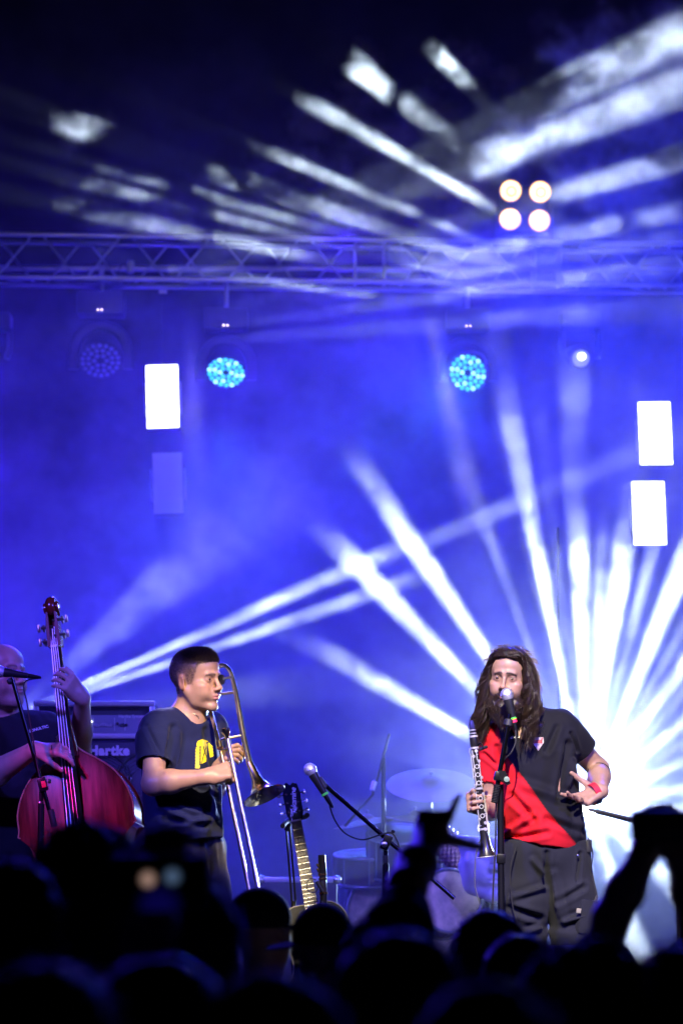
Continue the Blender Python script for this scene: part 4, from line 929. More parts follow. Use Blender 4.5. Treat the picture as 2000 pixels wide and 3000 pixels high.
hm = hair_mat('brown_hair', (.065, .042, .030), (.2, .1, .05)); N_ = vnormals(V, Q); Lc = (V - np.array(HC)) @ np.array(HR) / HS
reg = np.where((scalp_region(*Lc.T) > 0) & (np.abs(Lc[:, 0]) < .13) & (np.abs(Lc[:, 1]) < .16) & (Lc[:, 2] < .2) & (Lc[:, 2] > -.06) & ~((np.abs(Lc[:, 0]) > .0755) & (np.abs(Lc[:, 1] - .02) < .03) & (Lc[:, 2] < .025)))[0]
paths = []; rg = random.Random(8)
for i in reg:
    n = Vector(N_[i]); lz, ly = Lc[i][2], Lc[i][1]; top = max(0, min(1, (lz - .055) / .05)) * max(.3, min(1, (.07 - ly) / .10))
    if top < .15 and rg.random() < .35: continue
    for k_ in range(2 if top > .2 else 1):
        p = Vector(V[i]) + Vector((rg.uniform(-.002, .002), rg.uniform(-.002, .002), rg.uniform(-.002, .002))); L_ = .003 + .015 * top * rg.uniform(.6, 1.25)
        d = (n * (.5 + .5 * top) + HR @ Vector((rg.uniform(-.4, .4), -.45 * top + .35 * (1 - top), rg.uniform(-.3, .3) - .45 * (1 - top)))).normalized(); paths.append([p - n * .001, p + d * L_ * .5, p + d * L_ + HR @ Vector((0, -.003 * top, 0))])
hr = strands('hair', paths, .0011, hm, tb)
S = Sculpt()   # T-shirt
S.cone(P(492, 2160, .24), P(500, 2440, .22), .105, .098, .05); S.cone(P(575, 2165, .32), P(575, 2440, .26), .095, .105, .06); S.cone(P(560, 2230, .22), P(555, 2440, .2), .09, .108, .06)
S.cone(nb + Vector((0, 0, -.02)), sL, .066, .066, .05); S.cone(nb + Vector((0, 0, -.02)), sR, .07, .07, .05)
S.cone(sL, P(457, 2175, .14), .070, .071, .04); S.ccone(P(459, 2160, .15), P(453, 2238, .10), .074, .073, .03); S.cone(sR, P(618, 2180, .41), .07, .07, .04); S.ccone(P(615, 2170, .41), P(622, 2250, .42), .072, .066, .03)
S.cone(P(453, 2212, .11), P(450, 2290, .06), .059, .056, .004, True); S.cone(P(620, 2225, .42), P(626, 2290, .42), .056, .056, .004, True)
S.cone(q(0, .02, -.08), nb + Vector((.012, -.022, .012)), .058, .066, .006, True)
S.plane(P(540, 2462, .2), (.1, 0, -1)); S.ccone(P(545, 2440, .24), P(545, 2520, .24), .10, .10, .004, True)
V, Q = S.mesh(.0042); V = relax(V, Q, 1, .4); N_ = vnormals(V, Q)
V = folds(V, N_, .010, (8, 8, 5), [(p_(480, 2330, .1), p_(600, 2370, .1), .014, -.014), (p_(470, 2360, .1), p_(560, 2410, .1), .014, .012), (p_(480, 2400, .1), p_(600, 2420, .1), .012, -.012), (p_(500, 2430, .1), p_(610, 2400, .12), .014, .012),
    (p_(505, 2130, .1), p_(495, 2230, .08), .012, -.010), (p_(520, 2150, .12), p_(515, 2280, .1), .016, .006), (p_(600, 2140, .2), p_(625, 2260, .2), .014, -.008), (p_(430, 2130, .1), p_(470, 2210, .05), .010, -.006), (p_(600, 2300, .1), p_(630, 2400, .14), .016, .012), (p_(545, 2290, .1), p_(625, 2330, .1), .012, -.008)], 1.7)
ts_ = skin_mesh('shirt', V, Q, cloth_mat('navy_cotton', (.012, .016, .048)), tb)
def pr(u, v): c = P(596, 2200, 0); return Vector((c.x + u, -.6, c.z + v))
def print_y(u, v):   # yellow figure: two ropes of plaits around a lighter body with dark gaps
    u = u / .98; v = v / .98
    wob = .0016 * math.sin(v * 520)
    rope_l = -.038 + wob < u < -.0205 + wob * .5 and -.062 < v < .026 + .9 * (u + .030) and not (-.0225 < u < -.021)
    foot = -.038 < u < -.022 and v <= -.052 and v > -.066
    body_ = -.0175 < u < .0045 and -.046 + .55 * max(0, u + .012) < v < .036 and not (abs(u + .0035 - .22 * v) < .0016 and v < .026) and not (abs(u - .002 + .3 * (v + .01)) < .0014)
    dome = ((u + .010) / .026) ** 2 + ((v - .030) / .024) ** 2 < 1 and v > .026 and not (abs(u - .006) < .004 and v < .046)
    rope_r = .0095 + .16 * (.03 - v) < u < .0265 + .10 * (.03 - v) + wob and -.018 + .4 * (u - .02) < v < .040 - .9 * max(0, u - .014)
    return rope_l or foot or body_ or dome or rope_r
decal('chest_print', [c for c in grid_cells(print_y, -.048, .05, -.075, .066, .0015) if (math.sin(c[0] * 610 + 40 * c[1]) * math.sin(c[1] * 430 + 1.3 + 90 * c[0]) < .87)], pr, ts_, mat('yellow_print', (.80, .70, .01), .55, var=.08), ts_, .0015)
S = Sculpt()   # jeans
for hx, kx, d0 in ((500, 562, .2), (580, 640, .30)):
    kz = P(kx, 2720, d0); S.cone(P(hx, 2490, d0), P(hx * .5 + kx * .5 - 4, 2600, d0), .098, .09, .04); S.cone(P(hx * .5 + kx * .5 - 4, 2600, d0), kz, .09, .078, .04); S.ccone(kz, (kz.x + .02, d0 + .04, Z_ST + .1), .078, .07, .03)
S.cone(P(510, 2480, .2), P(590, 2480, .28), .097, .095, .05); S.plane(P(545, 2436, .2), (0, 0, 1))
V, Q = S.mesh(.0046); V = relax(V, Q, 1, .4); N_ = vnormals(V, Q)
V = folds(V, N_, .006, (13, 13, 5), [(p_(520, 2500, .08), p_(480, 2600, .08), .012, -.010), (p_(560, 2540, .1), p_(500, 2640, .08), .012, .010), (p_(610, 2470, .15), p_(620, 2560, .15), .012, -.010), (p_(490, 2474, .1), p_(560, 2478, .1), .004, -.004), (p_(487, 2474, .1), p_(490, 2540, .1), .003, -.004)], 5.2)
jn = skin_mesh('jeans', V, Q, mat('denim', (.013, .014, .021), .85, var=.45, vscale=24, bump=.2, bscale=500, sheen=.2, stretch=(1, 1, .45), spec=.2), tb)
for (a, b, c_) in (((488, 2472), (515, 2480), (560, 2474)), ((486, 2474), (488, 2510), (490, 2560)), ((478, 2474), (480, 2510), (483, 2556))):
    pass
MB().tube(smooth_path([P(505, 2452, .085), P(530, 2446, .08), P(548, 2436, .08)]), .007, 6, flat=.5).build('belt', mat('belt_olive', (.25, .23, .08), .6), jn)
for k, d0 in ((562, .2), (640, .3)):
    kz = P(k, 2720, d0); MB().box((kz.x + .07, d0, Z_ST + .045), (.26, .1, .09), Matrix.Rotation(R(-35), 3, 'Z'), .03).build('shoe', MATS['shoe_black'], tb)
MB().tube(smooth_path([q(.052, .035, -.115), q(.03, -.04, -.145), P(578, 2118, .22), q(-.035, -.03, -.145), q(-.06, .02, -.12)]), .0022, 6).build('necklace', chrome, tb)

# ------------------------------------------------------------------ trombone
tbn = thing('trombone', 'brass slide trombone held upright against the chest of the man in navy', 'trombone', P(680, 2200, .06))
brass = mat('lacquer_brass', (.78, .62, .30), .24, 1.0, var=.08, vscale=20); silver = mat('nickel_silver', (.80, .74, .58), .22, 1.0, var=.06)
TBY = .10
bellpath = smooth_path([P(646, 1950, .27), P(660, 1950, .26), P(674, 1966, .24), P(682, 1992, .22), P(693, 2040, .18), P(713, 2155, .10), P(731, 2235, .04)], 6)
bm_ = MB(); bm_.tube(bellpath, [.0095 + .009 * max(0, (i / (len(bellpath) - 1)) - .55) for i in range(len(bellpath))], 14, caps=False)
bd_ = (P(774, 2330, .0) - P(731, 2235, .04)); bn = bd_.normalized(); bL = bd_.length; fr = frame(bn)
prof = [(.0136, -.002), (.0165, .25), (.0205, .45), (.028, .62), (.040, .76), (.056, .88), (.072, .95), (.0865, 1.0)]
bell = MB().lathe([(r_, t_ * bL) for r_, t_ in prof] + [(.088, bL + .001), (.0865, bL + .003)] + [(r_ - .0015, t_ * bL + .002) for r_, t_ in prof[::-1]], P(731, 2235, .04), fr, 40, caps=False).build('bell', mat('bell_brass', (.70, .54, .34), .16, 1.0, var=.06), tbn)
bm_.build('bell_tube', silver, tbn)
MB().tube(smooth_path([P(646, 1950, .27), P(634, 1962, .27), P(616, 2000, .31), P(614, 2062, .24), P(628, 2122, .15), P(643, 2182, .08)], 6), .0088, 12).build('neck_pipe', silver, tbn)
MB().tube([P(642, 2174, .085), P(645, 2192, .07)], [.014, .013], 12).build('slide_receiver', brass, tbn)
MB().lathe([(.002, -.008), (.020, -.006), (.022, 0), (.020, .006), (.002, .008)], P(648, 1991, .20), frame((1, -.6, 0)), 20).build('counterweight', black_metal, tbn)
for a, b in ((P(650, 1989, .20), P(680, 1983, .22)), (P(614, 2038, .26), P(689, 2028, .19)), (P(648, 2166, .08), P(713, 2154, .10))): MB().tube([a, b], .0055, 8).build('brace', silver, tbn)
top = P(663, 2146, .02); end = P(768, 2664, -.10); sd = (end - top).normalized(); off = P(660, 2262, .05) - (top + sd * ((P(663, 2262, 0).z - top.z) / sd.z))
MB().tube([top, top + (end - top) * .22], .0088, 12).build('mouthpipe', silver, tbn); MB().tube([top + (end - top) * .12, end], .0078, 12).build('slide_tube', silver, tbn)
o0 = top + (end - top) * .10 + off; MB().tube([o0, end + off], .0078, 12).build('slide_tube', brass, tbn)
MB().tube([end + off * (.5 - .5 * math.cos(a_)) + sd * off.length * .5 * math.sin(a_) for a_ in [math.pi * k_ / 12 for k_ in range(13)]], .0085, 12).build('slide_bow', brass, tbn)
for f_ in (.1, .2): MB().tube([top + (end - top) * f_, top + (end - top) * f_ + off], .0055, 8).build('slide_brace', brass, tbn)
MB().lathe([(.006, -.035), (.0085, -.03), (.010, -.012), (.0165, -.002), (.0185, .010), (.0190, .014), (.0170, .016), (.013, .006), (.003, .0)], top, frame(-sd), 24).build('mouthpiece', mat('mouthpiece_silver', (.75, .72, .62), .16, 1.0), tbn)
# ------------------------------------------------------------------ bald bassist
bs = thing('person', 'bald man in dark T-shirt playing the double bass at the left edge', 'person', (P(60, 2700, 1.00).x, 1.00, Z_ST))
HC = P(6, 1978, .92); HR = Euler((R(-4), 0, R(48))).to_matrix(); HS = 1.12; SK = (.50, .31, .23)
S = Sculpt(); q = head(S, HC, HR, HS, jaw=1.12, lid=.0022)
S.cone(q(0, .03, -.05), P(20, 2130, 1.00), .068, .078, .03); S.ell(q(0, -.04, -.105), (.05, .05, .03), HR, .03)
sL, sR = P(-110, 2175, 0.90), P(135, 2150, 1.06)
S.cone(P(20, 2150, 1.00), sL, .06, .06, .04); S.cone(P(20, 2150, 1.00), sR, .06, .06, .04); S.cone(P(10, 2230, 1.02), P(20, 2500, 1.02), .12, .13, .04)
eR, wR = P(234, 2205, .84), P(243, 2046, .47)
limb(S, [sR, P(195, 2185, 1.00), eR], [.065, .056, .047]); limb(S, [eR, eR * .65 + wR * .35, wR], [.049, .047, .031])
hand(S, wR, (-.55, -.55, .62), (-.55, .75, 0), (.2, .2, 1), [(35, 40, 25), (38, 42, 25), (40, 42, 25), (38, 42, 25)], spread=10, scale=1.05, tcurl=(15, 15), tout=40)
eL, wL = P(-70, 2300, .66), P(102, 2196, .41)
limb(S, [sL, P(-95, 2240, .8), eL], [.068, .06, .05]); limb(S, [eL, eL * .65 + wL * .35, wL], [.055, .056, .033])
hand(S, wL, (.93, .0, -.02), (.2, .5, -.8), (.2, -.5, .7), [(18, 25, 15), (25, 30, 18), (28, 32, 20), (22, 30, 20)], spread=4, scale=1.05, tcurl=(10, 10), tout=30)
for hx in (-50, 80):
    a = P(hx, 2500, 1.00); limb(S, [a, Vector((a.x, .97, Z_ST + .5)), Vector((a.x, 1.03, Z_ST + .09))], [.1, .065, .05]); S.cone((a.x, 1.03, Z_ST + .05), (a.x, .84, Z_ST + .04), .045, .04, .03)
V, Q = S.mesh(.0042); V = relax(V, Q, 1, .4)
cols = face_tint(V, HC, HR, HS, SK, stubble=.7, browcol=(.14, .09, .06)); body = skin_mesh('body', V, Q, skin_mat('skin'), bs, cols); eyes(body, q, HR, HS)
S = Sculpt()
S.cone(P(-40, 2190, 1.00), P(-30, 2500, 1.00), .17, .18, .06); S.cone(P(85, 2190, 1.03), P(70, 2500, 1.00), .15, .17, .06); S.cone(P(20, 2150, .99), sL, .09, .09, .05); S.cone(P(20, 2150, .99), sR, .09, .088, .05)
S.ccone(P(120, 2150, 1.06), P(200, 2185, .99), .088, .078, .03); S.ccone(P(-105, 2170, 0.90), P(-92, 2255, .76), .09, .08, .03)
S.cone(P(175, 2170, 1.01), P(240, 2205, 0.90), .066, .062, .004, True); S.cone(P(-95, 2230, .80), P(-70, 2300, .66), .07, .065, .004, True); S.cone(q(0, .02, -.1), P(20, 2128, 1.23), .075, .08, .006, True)
S.plane(P(20, 2530, .95), (0, 0, -1))
V, Q = S.mesh(.006); V = relax(V, Q, 1, .4); N_ = vnormals(V, Q); V = folds(V, N_, .009, (7, 7, 5), [(p_(120, 2150), p_(180, 2230), .014, -.012), (p_(60, 2200), p_(140, 2300), .018, .012), (p_(20, 2250), p_(60, 2400), .02, -.012)], 4.4)
bsh = skin_mesh('shirt', V, Q, cloth_mat('dark_cotton', (.014, .015, .022)), bs)
o = lettering('SONULTIC', .017, Matrix.Translation(P(92, 2124, .6)) @ Matrix.Rotation(R(-18), 4, 'Y') @ Matrix.Rotation(R(90), 4, 'X'), white_print, bsh, offset=.0003); on_cloth(o, bsh, bsh)
S = Sculpt()
for hx in (-50, 80):
    a = P(hx, 2500, 1.00); S.cone(a, (a.x, .97, Z_ST + .5), .15, .1, .05); S.ccone((a.x, .97, Z_ST + .5), (a.x, 1.01, Z_ST + .1), .1, .085, .03)
V, Q = S.mesh(.008); skin_mesh('trousers', V, Q, cloth_mat('black_trousers', (.012, .012, .014)), bs)
for hx in (-50, 80): MB().box((P(hx, 2500, 1.00).x, .92, Z_ST + .045), (.11, .29, .09), None, .03).build('shoe', MATS['shoe_black'], bs)
MB().torus(P(152, 2191, .385), .0105, .002, frame((1, .1, 0)), 16, 6).build('finger_ring', mat('gold', (.85, .6, .2), .2, 1.0), bs)

# ------------------------------------------------------------------ double bass
BY = .62; ax_ = Vector((-.125, .10, .99)).normalized(); JO = P(216, 2190, BY)
Xb = (Matrix.Rotation(R(-8), 3, 'Z') @ Vector((1, 0, 0))); Xb = (Xb - ax_ * Xb.dot(ax_)).normalized(); Yb = ax_.cross(Xb); MBs = Matrix((Xb, Yb, ax_)).transposed()
ba = thing('double_bass', 'reddish brown double bass leaning against the bald player', 'double bass', JO + MBs @ Vector((0, 0, -1.18)), MBs)
def L2(b): b.v = [v + Vector((0, 0, 1.18)) for v in b.v]; return b
half = smooth_path([(0.022, 0, 0.0), (.055, 0, -.035), (.11, 0, -.075), (.165, 0, -.125), (.205, 0, -.19), (.226, 0, -.26), (.226, 0, -.32), (.232, 0, -.345)], 4) + smooth_path([(.232, 0, -.347), (.205, 0, -.362), (.180, 0, -.41), (.172, 0, -.47), (.184, 0, -.54), (.215, 0, -.585), (.240, 0, -.60)], 4) + smooth_path([(.242, 0, -.603), (.262, 0, -.66), (.285, 0, -.76), (.285, 0, -.88), (.25, 0, -1.0), (.17, 0, -1.075), (.08, 0, -1.1), (0, 0, -1.105)], 4)
outl = [(p.x * 1.07, p.z * 1.02) for p in half] + [(-p.x * 1.07, p.z * 1.02) for p in half[::-1]]
wood = mat('bass_wood', (.15, .020, .014), .22, var=.45, vscale=5, coat=.7, stretch=(9, 9, .8)); ebony = mat('ebony', (.010, .009, .009), .30, var=.2, coat=.3)
# arched front made of shrinking outlines
def plate(sign, y0, arch, name, m):
    b = MB(); n = len(outl); rings = []
    for k, sc in enumerate((1.0, .97, .9, .75, .55, .3, .02)):
        yy = y0 + sign * arch * (1 - (sc) ** 2) ** .8 * (1 if k else 0); ee = 1 - sc
        rings.append([Vector((((x * (1 - ee) + ee * .23 * math.sin(2 * math.pi * (i + .5) / n)) * sc) if k else x, yy, (((z + .6) * (1 - ee) + ee * .5 * math.cos(2 * math.pi * (i + .5) / n)) * sc - .6) if k else z)) for i, (x, z) in enumerate(outl)])
    fs = []
    for k in range(len(rings) - 1):
        for i in range(n): j = (i + 1) % n; fs.append((k * n + i, k * n + j, (k + 1) * n + j, (k + 1) * n + i))
    b.add([v for r_ in rings for v in r_], fs); return L2(b).build(name, m, ba, W=False, ang=60)
fp = plate(-1, -.10, .035, 'top_plate', wood); plate(1, .10, .03, 'back_plate', wood)
b = MB(); n = len(outl); b.add([Vector((x * .975, y, (z + .6) * .985 - .6)) for y in (-.099, .099) for x, z in outl], [(i, (i + 1) % n, n + (i + 1) % n, n + i) for i in range(n)]); L2(b).build('ribs', wood, ba, W=False)
b = MB(); b.tube([Vector((x, -.101, z)) for x, z in outl] + [Vector((outl[0][0], -.101, outl[0][1]))], .0035, 6); L2(b).build('edge_binding', mat('bass_edge', (.45, .18, .08), .3, coat=.5), fp, W=False)
NY = -.155
b = MB(); b.add([Vector((s * w, y, z)) for z, w in ((.405, .020), (.2, .024), (0, .030), (-.365, .039)) for s, y in ((-1, NY + .012), (-.5, NY - .004), (.5, NY - .004), (1, NY + .012), (0, NY + .03))], [(r * 5 + i, r * 5 + (i + 1) % 5, r * 5 + 5 + (i + 1) % 5, r * 5 + 5 + i) for r in range(3) for i in range(5)] + [(4, 3, 2, 1, 0), (15, 16, 17, 18, 19)])
L2(b).build('fingerboard', ebony, ba, W=False, ang=25)
b = MB(); b.tube([(0, -.10, -.05), (0, -.115, .02), (0, -.12, .1), (0, -.122, .41)], [.045, .036, .026, .021], 14); L2(b).build('neck', wood, ba, W=False)
b = MB(); b.box((0, NY + .004, .407), (.042, .022, .008)); L2(b).build('nut', mat('bone', (.6, .55, .42), .5), ba, W=False)
b = MB()
for s in (-1, 1): b.prism([(s * .015, .405), (s * .028, .405), (s * .027, .47), (s * .022, .55), (s * .014, .55), (s * .013, .47)], -.165, -.105)
b.box((0, -.112, .478), (.03, .012, .145)); L2(b).build('pegbox', wood, ba, W=False)
b = MB(); sp = [Vector((0, -.135 + .036 * math.cos(a * 1.0) * (1 - a / 16), .572 + .036 * math.sin(a) * (1 - a / 16))) for a in [math.pi * 1.2 * 0 + k * .35 for k in range(36)]]
b.tube([Vector((0, -.12, .545))] + sp, [.03] + [.024 - .0004 * k for k in range(36)], 10, flat=.7); b.lathe([(.002, -.034), (.022, -.032), (.024, 0), (.022, .032), (.002, .034)], (0, -.135, .572), frame((1, 0, 0)), 18); L2(b).build('scroll', wood, ba, W=False)
for k, (s, z) in enumerate(((-1, .43), (1, .452), (-1, .49), (1, .515))):
    b = MB(); b.tube([(0, -.15, z), (s * .05, -.15, z)], .006, 8); b.lathe([(.002, 0), (.017, .002), (.017, .008), (.002, .010)], (s * .036, -.135, z), frame((s, 0, 0)), 16); b.box((s * .06, -.15, z), (.012, .018, .032), None, .004)
    L2(b).build('tuning_peg', chrome if False else mat('bronze', (.35, .28, .2), .3, 1.0), ba, W=False)
for k in range(4):
    u = (k - 1.5); b = MB(); b.tube([(u * .008, -.145, .49), (u * .0085, NY - .006, .410), (u * .0155, NY - .016, -.385), (u * .021, -.275, -.66), (u * .012, -.18, -.90)], .0010 + .0002 * (3 - k), 6); L2(b).build('string', mat('bass_string', (.55, .53, .5), .4, 1.0), ba, W=False)
b = MB(); b.prism([(-.08, -.665), (.08, -.665), (.06, -.62), (.045, -.55), (-.045, -.55), (-.06, -.62)], -.29, -.13) if False else b.prism([(-.075, -.80), (-.05, -.80), (-.03, -.74), (.03, -.74), (.05, -.80), (.075, -.80), (.055, -.70), (.042, -.655), (-.042, -.655), (-.055, -.70)], -.15, -.137); b.v = [Vector((v.x, v.y - (v.z + .8) * .8, v.z)) for v in b.v]
L2(b).build('bridge', mat('maple', (.5, .33, .16), .5), ba, W=False)
b = MB(); b.prism([(-.02, -.88), (.02, -.88), (.035, -1.09), (-.035, -1.09)], -.19, -.17); L2(b).build('tailpiece', ebony, ba, W=False)
for s in (-1, 1):
    b = MB(); b.tube([Vector((s * (.085 + .02 * math.sin(t * 2.6)), -.136, -.56 - .17 * t)) for t in [k / 10 for k in range(11)]], .006, 6, flat=.3); L2(b).build('sound_hole', rubber, ba, W=False)
b = MB(); b.tube([(0, 0, -1.1), (0, 0, -1.18)], .008, 8); L2(b).build('endpin', chrome, ba, W=False)
# ------------------------------------------------------------------ microphones and stands
mic_grille = mat('mic_grille', (.66, .66, .68), .42, .7, bump=.25, bscale=1400); mic_body = mat('mic_body', (.02, .02, .022), .38, .3)
def stand_base(t, x, y, z1, r=.013):
    """straight tube on three folding legs"""
    MB().tube([(x, y, Z_ST + .05), (x, y, z1)], r, 12).build('pole', black_metal, t)
    for k in range(3):
        a = 2.1 * k + .5; MB().tube([(x, y, Z_ST + .14), (x + .3 * math.cos(a), y + .3 * math.sin(a), Z_ST + .012)], .009, 8).build('leg', black_metal, t)
def microphone(label, a, d, tape=(), parent_label=None):
    """a: centre of the ball, d: direction from ball to cable end"""
    d = Vector(d).normalized(); t = thing('microphone', label, 'microphone', a); fr = frame(d)
    MB().lathe([(.001, -.0255), (.012, -.0225), (.021, -.014), (.0252, 0), (.0245, .008), (.021, .017), (.019, .021)], a, fr, 24).build('grille', mic_grille, t)
    MB().lathe([(.0254, -.002), (.0262, -.001), (.0262, .004), (.0252, .005)], a, fr, 24).build('grille_band', aluminium, t)
    MB().lathe([(.019, .02), (.0195, .026), (.0165, .05), (.0125, .105), (.0118, .118), (.004, .119)], a, fr, 20).build('body', mic_body, t)
    for i, (m_, z0, z1) in enumerate(tape): MB().lathe([(.0128, z0), (.0145, z0 + .001), (.0145, z1 - .001), (.0128, z1)], a, fr, 18).build('tape_ring', m_, t)
    MB().lathe([(.0095, .116), (.0098, .13), (.0085, .15), (.005, .172)], a, fr, 14).build('plug', black_metal, t)
    return t, a + d * .172
green_t = mat('green_tape', (.10, .75, .08), .5, emit=(.06, .5, .04), estr=.15); pink_t = mat('pink_tape', (.85, .03, .12), .5); yel_t = mat('yellow_tape', (.8, .6, .02), .5)  # green tape gets a faint added glow, it is no lamp
# singer's
MY = -.215
m1, e1 = microphone('silver-grille microphone with green and pink tape rings at the bearded singer mouth', P(1484, 2034, MY), P(1500, 2100, MY + .0) - P(1484, 2034, MY), ((green_t, .093, .099), (yel_t, .099, .102), (pink_t, .102, .114)))
s1 = thing('microphone_stand', 'black microphone stand with ribbed boom grip in front of the bearded singer', 'microphone stand', (P(1466, 2500, MY).x, MY, Z_ST))
x1 = P(1466, 2500, MY).x
stand_base(s1, x1, MY, P(1466, 2298, MY).z)
MB().tube([(x1, MY, P(0, 2515, MY).z), (x1, MY, P(0, 2300, MY).z)], .0105, 12).build('upper_pole', black_metal, s1)
MB().box((x1, MY, P(0, 2516, MY).z), (.034, .034, .038), None, .005).build('clutch', black_metal, s1)
bt = P(1493, 2092, MY - .005); bb = P(1447, 2352, MY - .03)
MB().tube([bt, bb], .0095, 12).build('boom', chrome if False else mat('boom_black', (.02, .02, .024), .16, .9), s1)
cl = P(1462, 2275, MY - .02); MB().box(cl, (.042, .05, .036), Matrix.Rotation(R(12), 3, 'Y'), .006).build('boom_clutch', black_metal, s1)
MB().prism([(-.012, .022), (.012, .022), (.034, -.028), (.022, -.036), (-.008, -.012)], -.028, -.022, None, cl + Vector((.008, -.004, 0))).build('clutch_plate', black_metal, s1)
MB().lathe([(.004, 0), (.011, .002), (.011, .006), (.004, .008)], cl + Vector((.026, -.034, -.012)), frame((0, -1, 0)), 14).build('clutch_knob', mat('dull_green', (.2, .3, .2), .5), s1)
g0 = P(1456, 2300, MY - .027); gd = (bb - g0)
grip = MB().lathe([(.0115 + (.004 if i % 2 else 0), i * gd.length / 22) for i in range(23)], g0, frame(gd), 16).build('boom_grip', rubber, s1)
MB().lathe([(.012, -.016), (.017, -.012), (.018, .01), (.012, .016)], bt + (bb - bt).normalized() * .035, frame(bb - bt), 14).build('mic_clip', black_plastic, s1)
MB().tube(smooth_path([e1, P(1508, 2130, MY), P(1510, 2170, MY - .02), P(1496, 2205, MY - .03), P(1472, 2232, MY - .01), P(1455, 2290, MY + .03), P(1452, 2380, MY - .0), P(1450, 2480, MY), P(1444, 2600, MY), P(1442, 2720, MY), (P(1442, 2720, MY).x, MY, Z_ST + .2)], 6), .0033, 8).build('cable', rubber, s1)
# centre boom stand
CY = -.12
m2, e2 = microphone('unused microphone with green tape on the slanted boom stand at stage centre', P(908, 2254, CY - .03), P(946, 2318, CY) - P(908, 2254, CY), ((green_t, .108, .117),))
x2 = P(1129, 2520, CY).x; s2 = thing('microphone_stand', 'black boom stand slanting up to an unused microphone at stage centre', 'microphone stand', (x2, CY, Z_ST))
stand_base(s2, x2, CY, P(1129, 2532, CY).z); MB().tube([(x2, CY, P(0, 2545, CY).z), (x2, CY, P(0, 2480, CY).z)], .009, 12).build('upper_pole', black_metal, s2)
MB().box((x2, CY, P(0, 2517, CY).z), (.022, .022, .03), None, .003).build('clutch', rubber, s2)
MB().tube([P(952, 2300, CY - .02), P(1330, 2632, CY - .02)], .0088, 12).build('boom', MATS['boom_black'], s2)
cl = P(1131, 2468, CY - .02); Mr = Matrix.Rotation(R(24), 3, 'Y'); MB().box(cl, (.036, .04, .062), Mr, .008).build('boom_clutch', black_metal, s2)
MB().lathe([(.003, 0), (.011, .003), (.012, .010), (.008, .013), (.002, .014)], cl + Vector((-.008, -.02, -.008)), frame((0, -1, 0)), 16).build('clutch_knob', mat('nickel', (.6, .56, .48), .3, 1.0), s2)
MB().lathe([(.003, 0), (.008, .003), (.008, .012), (.003, .014)], cl + Vector((.024, -.0, .036)), frame((.4, -.3, 1)), 12).build('boom_screw', black_metal, s2)
MB().lathe([(.010, -.02), (.0165, -.015), (.0165, .03), (.010, .034)], P(938, 2290, CY - .02), frame(P(955, 2325, CY) - P(908, 2254, CY)), 14).build('mic_clip', black_plastic, s2)
MB().tube(smooth_path([e2, P(966, 2362, CY), P(982, 2405, CY), P(1012, 2442, CY), P(1060, 2460, CY), P(1110, 2447, CY - .03), P(1145, 2440, CY - .04), P(1162, 2462, CY - .04), P(1170, 2490, CY - .02)], 6), .0032, 8).build('cable', rubber, s2)
# bassist's
BYm = .22
m3, e3 = microphone('microphone in front of the bald bassist face at the left edge', P(-2, 1967, BYm), P(66, 1977, BYm) - P(-2, 1967, BYm))
x3 = P(121, 2420, BYm).x; s3 = thing('microphone_stand', 'black boom stand with red tape standing before the double bass', 'microphone stand', (x3, BYm, Z_ST))
stand_base(s3, x3, BYm, P(121, 2355, BYm).z); MB().tube([(x3, BYm, P(0, 2360, BYm).z), (x3, BYm, P(0, 2290, BYm).z)], .009, 12).build('upper_pole', black_metal, s3)
MB().box((x3, BYm, P(0, 2356, BYm).z), (.018, .018, .02), None, .003).build('clutch', chrome, s3)
MB().tube([P(36, 1985, BYm), P(158, 2420, BYm - .02)], .0085, 12).build('boom', MATS['boom_black'], s3)
MB().tube([P(149, 2372, BYm - .02), P(160, 2422, BYm - .02)], .013, 12).build('boom_grip', rubber, s3); cl = P(126, 2298, BYm - .015); Mr = Matrix.Rotation(R(-14), 3, 'Y')
MB().box(cl, (.036, .036, .055), Mr, .006).build('boom_clutch', black_metal, s3); MB().box(cl + Vector((.006, -.021, .0)), (.018, .004, .026), Mr, .001).build('red_tape', mat('red_tape', (.8, .02, .05), .5), s3)
MB().lathe([(.003, 0), (.009, .003), (.009, .01), (.003, .012)], cl + Vector((.022, -.01, .012)), frame((1, -.3, 0)), 12).build('clutch_knob', black_plastic, s3)
MB().ball(P(30, 1996, BYm), .013).build('mic_clip', black_plastic, s3)
MB().tube(smooth_path([e3, P(72, 2000, BYm), P(80, 2060, BYm), P(90, 2120, BYm - .01), P(108, 2230, BYm - .02), P(118, 2280, BYm - .03)], 5), .003, 6).build('cable', rubber, s3)

